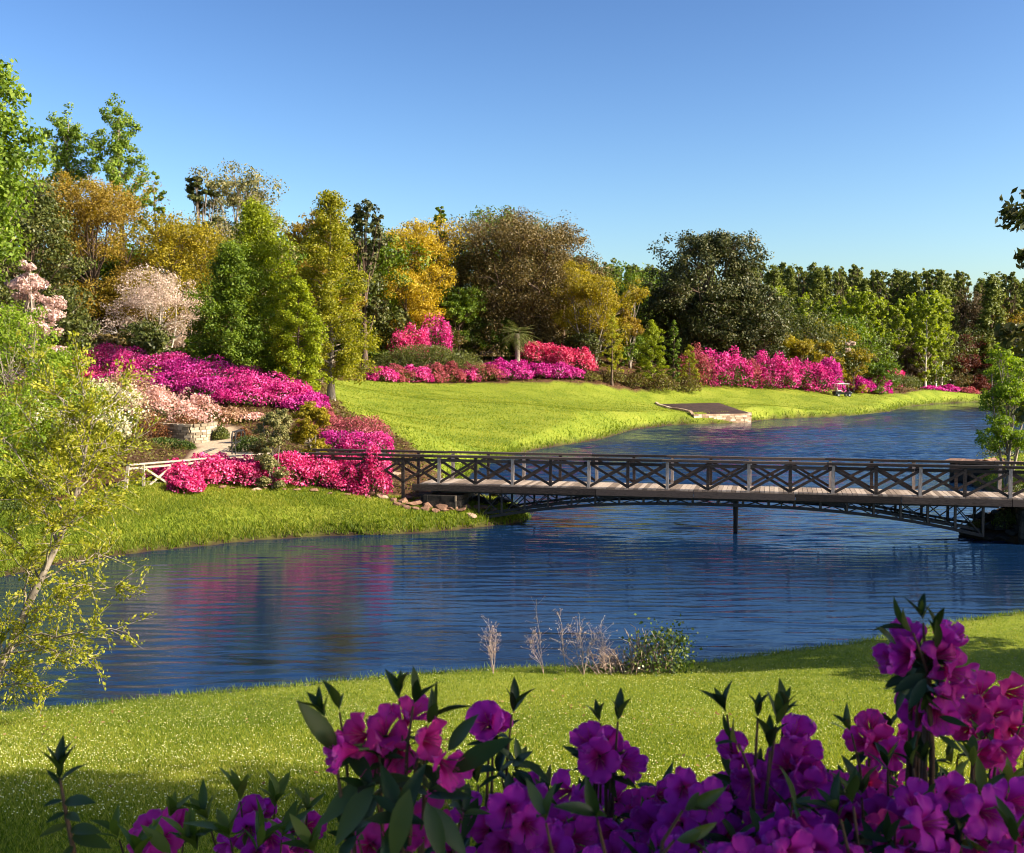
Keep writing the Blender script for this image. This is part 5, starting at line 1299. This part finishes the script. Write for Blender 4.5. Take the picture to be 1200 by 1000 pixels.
def flower_mesh(seed, opened=1.0):
    rng = np.random.default_rng(seed); R = .043
    NU, NV = 10, 9; V = []; Fq = []; al = []; mi = []
    def ss(a, b, x): t = np.clip((x - a) / (b - a), 0, 1); return t * t * (3 - 2 * t)
    for k in range(5):
        a0 = k * 2 * math.pi / 5 + rng.normal(0, .06); ph = rng.uniform(0, 6.28); sc = rng.uniform(.88, 1.1); lift = rng.normal(0, .17); cup = rng.uniform(-.22, .26); f1 = rng.uniform(4, 8); b0 = len(V)
        for i in range(NU):
            u = i / (NU - 1)
            r = R * sc * (.07 + .17 * ss(0, .4, u) + .84 * (opened * ss(.2, 1.02, u)))
            z = R * (-.62 + .72 * ss(0, .5, u) + (1 - opened) * 1.1 * ss(.3, 1, u) - .20 * ss(.75, 1.0, u) * opened + lift * u)
            hw = R * sc * (.055 + .06 * ss(0, .35, u)) * (1 - ss(.2, .5, u)) + R * sc * .45 * ss(.17, .62, u) * math.sqrt(max(0, 1 - max(0, (u - .56) / .445) ** 2.0))
            for j in range(NV):
                v = -1 + 2 * j / (NV - 1)
                rr = r - .10 * R * v * v * ss(.5, 1, u)
                zz = z + R * ((.02 + cup) * v * v * ss(.3, .9, u) - .05 * (1 - v * v)) + R * .10 * math.sin(v * f1 + ph + u * 3) * ss(.45, 1, u) + R * .03 * math.sin(u * 11 + ph * 2)
                lx = hw * v
                V.append((rr * math.cos(a0) - lx * math.sin(a0), rr * math.sin(a0) + lx * math.cos(a0), zz)); al.append(u)
        for i in range(NU - 1):
            for j in range(NV - 1):
                q = b0 + i * NV + j; Fq.append((q, q + 1, q + NV + 1, q + NV)); mi.append(0)
    def thin(pts, rad, m):
        b0 = len(V); n = 4
        for i, p in enumerate(pts):
            for t in range(n):
                V.append((p[0] + rad[i] * math.cos(t * math.pi / 2), p[1] + rad[i] * math.sin(t * math.pi / 2), p[2])); al.append(.3)
        for i in range(len(pts) - 1):
            for t in range(n): Fq.append((b0 + i * n + t, b0 + i * n + (t + 1) % n, b0 + (i + 1) * n + (t + 1) % n, b0 + (i + 1) * n + t)); mi.append(m)
    for k in range(8):
        a = rng.uniform(0, 6.28); e = R * rng.uniform(.15, .38); h = R * rng.uniform(.35, .75) * (1 if k else 1.35)
        thin([(0, 0, -R * .6), (e * .4 * math.cos(a), e * .4 * math.sin(a), 0), (e * math.cos(a), e * math.sin(a) - .1 * R, h), (e * 1.1 * math.cos(a), e * 1.1 * math.sin(a) - .1 * R, h + .002)], [.0006, .0005, .0005, .0014], 1)
    thin([(0, 0, -R * 1.25), (0, 0, -R * .85), (0, 0, -R * .62)], [.0014, .0035, .0042], 2)
    me = mesh_np("flower", V, Fq, mi=mi, smooth=True)
    a = me.attributes.new("along", 'FLOAT', 'POINT'); a.data.foreach_set("value", np.array(al, np.float32))
    return me
FLV, FLP = [], []
for i in range(6):
    f = flower_mesh(700 + i, [1, .95, .85, 1.0, .72, .5][i])
    for m in (PET_V, STAM, ANTH): f.materials.append(m)
    FLV.append(f); f2 = f.copy(); f2.materials[0] = PET_P; FLP.append(f2)

_lu = np.linspace(0, 1, 7)
_lw = .5 * np.sin(math.pi * np.clip(_lu, 0, 1) ** .82) ** .9; _lw[0] = .03; _lw[-1] = 0.0
LT = np.array([(u, s * w * .31, .13 * w * abs(s) - .16 * u * u) for u, w in zip(_lu, _lw) for s in (-1, 0, 1)])
LFQ = np.array([(i * 3 + j, i * 3 + j + 1, (i + 1) * 3 + j + 1, (i + 1) * 3 + j) for i in range(6) for j in range(2)])
class Leaves:
    def __init__(self): self.V = []; self.F = []; self.n = 0
    def leaf(self, p, d, up, ln, bend=1.0):
        d = Vector(d).normalized(); up = Vector(up); s = up.cross(d)
        if s.length < .05: s = Vector((1, 0, 0)).cross(d)
        s.normalize(); n = d.cross(s)
        M = np.array([d, s, n]) * ln; t = LT.copy(); t[:, 2] *= bend
        self.V.append(np.array(p) + t @ M); self.F.append(LFQ + self.n); self.n += len(LT)
    def whorl(self, rng, p, axis, k, ln, spread=.75, yaw=0):
        ax = Vector(axis).normalized(); o = ax.orthogonal().normalized(); b = ax.cross(o)
        for i in range(k):
            a = yaw + i * 2.39996; e = spread * rng.uniform(.55, 1.25)
            d = ax * math.cos(e) + (o * math.cos(a) + b * math.sin(a)) * math.sin(e)
            self.leaf(Vector(p) + ax * .003 * (k - i), d, ax, ln * rng.uniform(.6, 1.15), rng.uniform(.3, 1.8))
    def build(self, mat, root):
        return link("foliage", mesh_np("foliage", np.concatenate(self.V), np.concatenate(self.F), smooth=True), root, [mat])

KD, KL = 1.5, 1.08     # the bushes stand a little way down the slope
def near_bush(px, D, label, flowers, whorls, seed, petal, fill=None, leafmat=None, stems_to=(), name="azalea_bush", cat="azalea", group="azaleas in front of the viewpoint", nfill=0, hang=()):
    rng = np.random.default_rng(seed); b = G(px, D * KD); base = np.array(b)
    root = empty(name, b, label, cat, group)
    lv = Leaves(); lines = []
    fl = list(flowers)
    if fill:
        prof, D0, D1 = fill; tries = 0; got = []
        while len(got) < nfill * 1.3 and tries < 6000:
            tries += 1; x = rng.uniform(prof[0][0], prof[-1][0]); top = np.interp(x, [q[0] for q in prof], [q[1] for q in prof])
            dep = rng.uniform(0, 1) ** .8 * 190; y = top + 16 + dep
            d = D1 + (D0 - D1) * min(1, dep / 110 + rng.uniform(-.15, .15))
            if y > 1090: continue
            if all((x - g0) ** 2 + (y - g1) ** 2 > (25 / (.5 + .5 * d)) ** 2 for g0, g1, _ in got): got.append((x, y, d))
        fl += got
    hub = np.array([0, 0, .15])
    for i, f in enumerate(fl):
        x, y, d = f[:3]; p = np.array(P(x, y, d * KD)) - base
        fac = Vector(f[3]) if len(f) > 3 else Vector((rng.normal(0, .55), -1 + rng.normal(0, .25), .35 + rng.normal(0, .45)))
        fac.normalize()
        o = bpy.data.objects.new("flower", petal[int(rng.integers(0, 6)) if len(f) < 5 else f[4]]); COL.objects.link(o); o.parent = root
        o.location = p; s = rng.uniform(.66, .92); o.scale = (s, s, s)
        o.rotation_mode = 'QUATERNION'; o.rotation_quaternion = fac.to_track_quat('Z', 'Y') @ Vector((0, 0, 1)).rotation_difference(Vector((0, 0, 1)))
        back = p - np.array(fac) * .05; tip = back + np.array([0, .015, -.03])
        m = tip * .55 + hub * .45 + np.array([0, .04, -.12]) + rng.normal(0, .03, 3)
        t_ = np.linspace(0, 1, 9)[:, None]; c1 = tip + (tip - back) * .9 + np.array([0, 0, -.04])
        bz = back * (1 - t_) ** 3 + 3 * c1 * t_ * (1 - t_) ** 2 + 3 * m * t_ ** 2 * (1 - t_) + np.array([rng.normal(0, .03), rng.normal(0, .03), -.05]) * t_ ** 3
        lines.append((bz, np.linspace(.0013, .009, 9)))
        if rng.uniform() < .95:
            lv.whorl(rng, tip, Vector((rng.normal(0, .4), -.3 + rng.normal(0, .3), .8)), int(rng.integers(4, 7)), rng.uniform(.04, .06), 1.15, rng.uniform(0, 6))
    for wv in whorls:
        x, y, d, k, ln = wv[:5]; ax = Vector(wv[5]) if len(wv) > 5 else Vector((rng.normal(0, .2), rng.normal(0, .2), 1)); sp = wv[6] if len(wv) > 6 else .6
        p = np.array(P(x, y, d * KD)) - base
        lv.whorl(rng, p, ax, k, ln * KL, sp, rng.uniform(0, 6))
        t_ = np.linspace(0, 1, 9)[:, None]; c1 = p - np.array(ax.normalized()) * .10; c2 = p * .5 + hub * .5 + np.array([0, .04, -.16])
        bz = p * (1 - t_) ** 3 + 3 * c1 * t_ * (1 - t_) ** 2 + 3 * c2 * t_ ** 2 * (1 - t_) + (hub - np.array([0, 0, .2])) * t_ ** 3
        lines.append((bz, np.linspace(.0015, .009, 9)))
    for hv in hang:    # single leaves: photo point of the stalk end, photo point of the leaf tip
        x0, y0, x1, y1, d = hv; p = np.array(P(x0, y0, d * KD)) - base; e = np.array(P(x1, y1, d * KD - .02)) - base
        lv.leaf(p, e - p, Vector((0, -.7, .8)), float(np.linalg.norm(e - p)) * 1.03, .6)
    tubes_np("stem", lines, 6, TWIG, root)
    if lv.n: lv.build(leafmat or LEAF_N, root)
    return root

UPL = Vector((-.25, -.1, 1)); UPR = Vector((.25, -.1, 1))
near_bush(470, 1.05, "azalea with the tall dark leafy pink cluster against the lawn, left of the middle",
    [(420, 862, .95, (-.5, -.8, .3)), (402, 880, .93, (-.9, -.5, .1)), (452, 855, .97, (.1, -.7, .7), 2), (466, 885, .96, (.3, -1, -.1)), (502, 868, .94, (.8, -.7, .1)), (480, 838, .98, (.4, -.3, 1), 4), (440, 892, .96, (-.2, -1, -.3), 2), (524, 898, .93, (.7, -.8, -.2), 4), (470, 975, .97), (500, 960, 1.0), (432, 990, 1.0), (520, 1000, 1.02), (470, 1020, .98)],
    [(382, 842, .94, 5, .036, (-.4, 0, 1), .55), (398, 835, .97, 3, .036, (-.2, 0, 1), .4), (468, 822, .98, 6, .040, (0, 0, 1), .55), (484, 828, .95, 4, .045, (.3, 0, 1), .5), (500, 850, .95, 4, .05, (.6, 0, 1), .6), (440, 930, .95, 6, .06, (-.2, -.3, .7), 1.2), (500, 935, .96, 6, .06, (.3, -.4, .8), 1.1), (470, 960, .92, 7, .062, (0, -.5, .4), 1.2), (540, 960, .97, 5, .05, (.3, -.3, .8), 1.1), (420, 985, .95, 6, .06, (-.2, -.4, .6), 1.2)],
    801, FLP, hang=[(432, 912, 372, 966, .95), (440, 916, 390, 990, .94), (395, 880, 352, 822, .94), (480, 925, 458, 1010, .9), (490, 930, 452, 975, .93), (505, 945, 548, 1005, .9), (530, 905, 596, 864, .93), (525, 880, 556, 838, .92), (415, 888, 382, 902, .96), (500, 940, 520, 1010, .89)])
near_bush(560, 1.3, "violet azalea with a single flower beside a leafy shoot right of the tall pink cluster",
    [(570, 846, 1.12, (-.2, -.9, .5), 4), (584, 848, 1.13, (.3, -.8, .5), 5), (596, 950, .98, (0, -1, .1), 0), (618, 968, .95, (.3, -1, .2), 0), (548, 955, 1.05), (570, 972, 1.0), (640, 985, 1.0), (590, 995, .98), (560, 1010, 1.0), (618, 928, 1.1), (630, 945, 1.06)],
    [(600, 838, 1.12, 5, .045, (.2, 0, 1), .5), (602, 905, 1.1, 7, .055, (.2, -.2, .6), 1.2), (588, 912, 1.1, 5, .05, (-.3, -.2, .6), 1.2), (560, 920, 1.08, 5, .05)], 802, FLV, hang=[(600, 898, 622, 880, 1.08), (600, 905, 632, 925, 1.08), (596, 905, 600, 945, 1.06), (560, 935, 540, 985, 1.0)])
near_bush(690, 1.3, "violet azalea whose three flower heads rise in the middle, two leaf tips above",
    [(690, 868, 1.1, (-.3, -.6, .8), 4), (708, 872, 1.12, (.2, -.9, .5)), (726, 886, 1.12, (.7, -.8, .1)), (700, 890, 1.08, (-.2, -1, .2)), (734, 895, 1.1, (.8, -.6, -.1), 4)],
    [(724, 846, 1.1, 3, .045, (.1, 0, 1), .35), (704, 848, 1.1, 4, .04, (-.3, 0, 1), .5), (715, 915, 1.1, 6, .05, (0, -.2, .8), 1.2)], 803, FLV, fill=([(600, 952), (640, 912), (690, 900), (730, 918), (770, 930)], .86, 1.25), nfill=30)
near_bush(820, 1.25, "broad mass of violet azalea flowers at the lower middle",
    [(800, 925, 1.0, (-.2, -1, .2), 0), (832, 940, .98, (.1, -1, .2), 3), (862, 880, 1.05, (-.5, -.6, .8), 5), (874, 902, 1.05, (0, -.9, .4), 4), (880, 918, 1.04)],
    [(852, 838, 1.05, 4, .042, (-.35, 0, 1), .45), (866, 872, 1.0, 3, .05, (-.8, -.2, .6), .5), (888, 842, 1.04, 4, .034, (0, 0, 1), .4), (910, 852, 1.02, 6, .045, (.2, 0, 1), .5), (902, 880, 1.02, 6, .05, (.0, 0, 1), .6), (700, 960, .82, 3, .045, (-.2, -.5, .6), .8), (790, 985, .8, 3, .05, (.8, -.4, .3), .5), (640, 965, .82, 3, .045, (-.2, -.3, 1), .6), (800, 950, .85, 3, .05, (.8, -.4, .5), .5)],
    804, FLV, fill=([(740, 935), (790, 902), (835, 906), (870, 905), (925, 872), (945, 892), (965, 905)], .84, 1.2), nfill=42)
near_bush(930, 1.35, "violet azalea with an upright plume of flowers and leafy shoots, left of the tall shoot",
    [(930, 862, 1.05, (.2, -.5, .9), 5), (936, 882, 1.05, (.3, -.9, .4), 4), (942, 905, 1.03), (920, 898, 1.04), (948, 925, 1.02)],
    [(918, 838, 1.06, 5, .045, (.1, 0, 1), .4)], 805, FLV, fill=([(905, 900), (940, 880), (960, 915), (1000, 905), (1030, 890)], .86, 1.25), nfill=30)
near_bush(1085, 1.4, "tallest violet azalea shoot, standing above the lawn at the right on two bare stems",
    [(1062, 768, 1.0, (-.8, -.5, .2), 4), (1050, 772, 1.0, (-1, -.2, -.1), 5), (1066, 752, 1.02, (-.3, -.3, 1), 5), (1106, 770, 1.0, (.6, -.7, .3), 3), (1118, 790, .99, (.6, -.8, -.1), 0), (1112, 812, 1.0, (.3, -.9, -.4), 2), (1108, 752, 1.02, (.5, -.2, 1), 5), (1100, 835, 1.02, (-.2, -.9, -.2), 4), (1075, 828, 1.05, (-.4, -.9, .1), 4)],
    [(1082, 730, 1.0, 4, .036, (-.2, 0, 1), .5), (1070, 742, .99, 3, .04, (-.7, 0, .6), .5), (1094, 748, 1.0, 4, .036, (.1, 0, 1), .4), (1082, 795, 1.0, 7, .038, (0, -.2, -.5), .9), (1070, 800, .99, 4, .036, (-.6, -.1, -.5), .7), (1085, 900, 1.02, 5, .045)],
    806, FLV, hang=[(1050, 755, 1030, 734, .99), (1082, 790, 1048, 810, .98), (1085, 795, 1066, 830, .97), (1098, 760, 1100, 728, 1.0), (1100, 840, 1135, 850, .98), (1100, 862, 1128, 880, .98)])
near_bush(1060, 1.6, "pink azalea, sunlight put into its petal colour, between the tall shoot and the lawn",
    [(1020, 850, 1.25, (-.2, -.6, .8), 4), (1008, 868, 1.22, (-.6, -.7, .3)), (1030, 872, 1.22, (0, -1, .3)), (1058, 862, 1.25, (.3, -.8, .6)), (1066, 876, 1.25, (.5, -.8, .2)), (1046, 884, 1.2)],
    [(998, 860, 1.2, 4, .045, (-.5, 0, 1), .5), (1042, 860, 1.24, 3, .04, (0, 0, 1), .5), (1040, 905, 1.15, 5, .05), (1010, 935, 1.0, 5, .045)], 807, FLP, fill=([(985, 905), (1040, 892), (1075, 888), (1120, 920)], .9, 1.3), nfill=26)
near_bush(1160, 1.7, "pink azalea, sunlight in its petal colour, at the right picture edge, behind the tall shoot",
    [(1150, 812, 1.3, (-.2, -.7, .6)), (1172, 838, 1.28, (.1, -1, .3), 0), (1158, 862, 1.25, (-.3, -.9, .2)), (1186, 812, 1.32), (1190, 858, 1.25), (1138, 838, 1.28, (-.5, -.8, .3)), (1176, 880, 1.2, (.1, -.9, -.2), 2), (1196, 835, 1.3), (1130, 855, 1.25), (1148, 885, 1.2)],
    [(1196, 850, 1.2, 4, .05), (1140, 900, 1.15, 5, .045), (1180, 930, 1.1, 6, .05), (1120, 930, 1.08, 5, .045), (1150, 940, 1.1, 5, .05)], 808, FLP, fill=([(1120, 900), (1160, 895), (1200, 890), (1240, 880)], 1.05, 1.4), nfill=20, leafmat=LEAF_Y)
near_bush(1110, 1.15, "violet azalea mass filling the lower right corner",
    [(1115, 930, .95, (.0, -1, .3), 0), (1160, 955, .92, (.2, -1, .2), 3), (1090, 965, .9), (1190, 940, .95), (1070, 940, .95)],
    [(1070, 900, 1.0, 4, .04), (1000, 945, .9, 4, .045, (-.2, 0, 1), .5), (985, 960, .86, 5, .04), (1190, 990, .85, 4, .05)], 809, FLV, fill=([(960, 940), (1020, 925), (1080, 905), (1140, 925), (1200, 925), (1240, 915)], .84, 1.15), nfill=52)
near_bush(190, 1.7, "low bright pink azalea flower, sunlight in its petal colour, at the bottom left",
    [(172, 972, 1.2, (-.2, -.8, .5), 3), (190, 984, 1.18, (.3, -.9, .3), 2), (164, 992, 1.18, (-.5, -.9, .1)), (205, 968, 1.22, (.3, -.5, .8), 5), (180, 1010, 1.15)],
    [(198, 962, 1.2, 5, .05, (.3, 0, 1), .6), (140, 985, 1.2, 5, .05, (-.4, 0, 1), .7), (215, 990, 1.15, 5, .055, (.4, -.2, 1), .8), (160, 1010, 1.1, 5, .055)], 810, FLP, leafmat=LEAF_Y, hang=[(190, 985, 180, 962, 1.12), (200, 1000, 168, 968, 1.1)])
near_bush(310, 1.6, "leafy magenta azalea at the bottom between the bright pink flower and the tall cluster",
    [(296, 952, 1.3, (-.1, -.8, .6), 4), (310, 950, 1.32, (.4, -.7, .5), 5), (290, 974, 1.25), (318, 984, 1.22, (.3, -.9, .2)), (345, 972, 1.3), (352, 990, 1.25), (300, 1000, 1.2), (268, 990, 1.22), (338, 1004, 1.2), (362, 968, 1.32, (.5, -.8, .3), 4)],
    [(282, 940, 1.28, 6, .06, (-.1, 0, 1), .5), (245, 965, 1.25, 7, .065, (-.4, 0, 1), .7), (322, 948, 1.3, 6, .05, (.2, 0, 1), .6), (270, 985, 1.15, 6, .065, (-.2, -.2, 1), .8), (330, 985, 1.18, 6, .055, (.2, -.2, 1), .8), (360, 955, 1.3, 5, .05), (300, 1000, 1.1, 6, .06), (232, 1000, 1.15, 6, .06), (370, 1000, 1.15, 6, .055)], 811, FLV, leafmat=LEAF_Y)
def shoot():
    rng = np.random.default_rng(812); b = G(78, 1.9); base = np.array(b); D = 1.42
    root = empty("azalea_shoot", b, "single dark leafy shoot without flowers at the bottom left", "shoot")
    pts = [np.array(P(x, y, D)) - base for x, y in [(70, 912), (74, 935), (78, 958), (84, 985), (90, 1020)]] + [np.array([0, 0, -.05])]
    tubes_np("stem", [(pts, [.0018, .0024, .003, .0034, .004, .008])], 6, TWIG, root)
    lv = Leaves(); lv.whorl(rng, pts[0], Vector((0, 0, 1)), 6, .042, .42)
    lv.whorl(rng, pts[0] - np.array([0, 0, .012]), Vector((0, -.1, 1)), 4, .04, .9, 1)
    for x0, y0, x1, y1 in [(74, 938, 52, 942), (75, 940, 108, 937), (77, 952, 54, 962), (78, 954, 92, 960), (80, 966, 46, 978), (82, 972, 116, 972), (84, 980, 128, 990), (86, 990, 70, 1010)]:
        p = np.array(P(x0, y0, D)) - base; e = np.array(P(x1, y1, D - .03)) - base; lv.leaf(p, e - p, Vector((0, -.6, .8)), float(np.linalg.norm(e - p)), .8)
    lv.build(LEAF_N, root)
shoot()

# groups for the remaining repeats
GROUPS = {"poplar_tree": "slim poplars above the left woods", "bald_cypress": "feathery cypresses of the left woods", "southern_magnolia": "dark magnolias behind the right hedge", "young_cypress": "young cypresses at the lawn's back edge",
          "crape_myrtle": "crape myrtles right of the palm", "dry_weed": "dry weeds at the near water's edge", "shade_tree": "shade trees by the viewpoint", "leafy_shrub": "leafy shrubs on the left slope", "olive_shrub": "olive shrubs by the path",
          "clipped_hedge": "clipped hedges behind the far lawn", "stone_abutment": "abutments of the footbridge", "yellow_shrub": "yellow shrubs behind the right hedge", "evergreen_tree": "evergreen trees of the woods", "brown_oak": "brown topped oaks", "rust_tree": "rust coloured trees"}
for o in list(COL.objects):
    if o.parent is None and not o.get("group"):
        k = o.name.split(".")[0]
        if k in GROUPS: o["group"] = GROUPS[k]
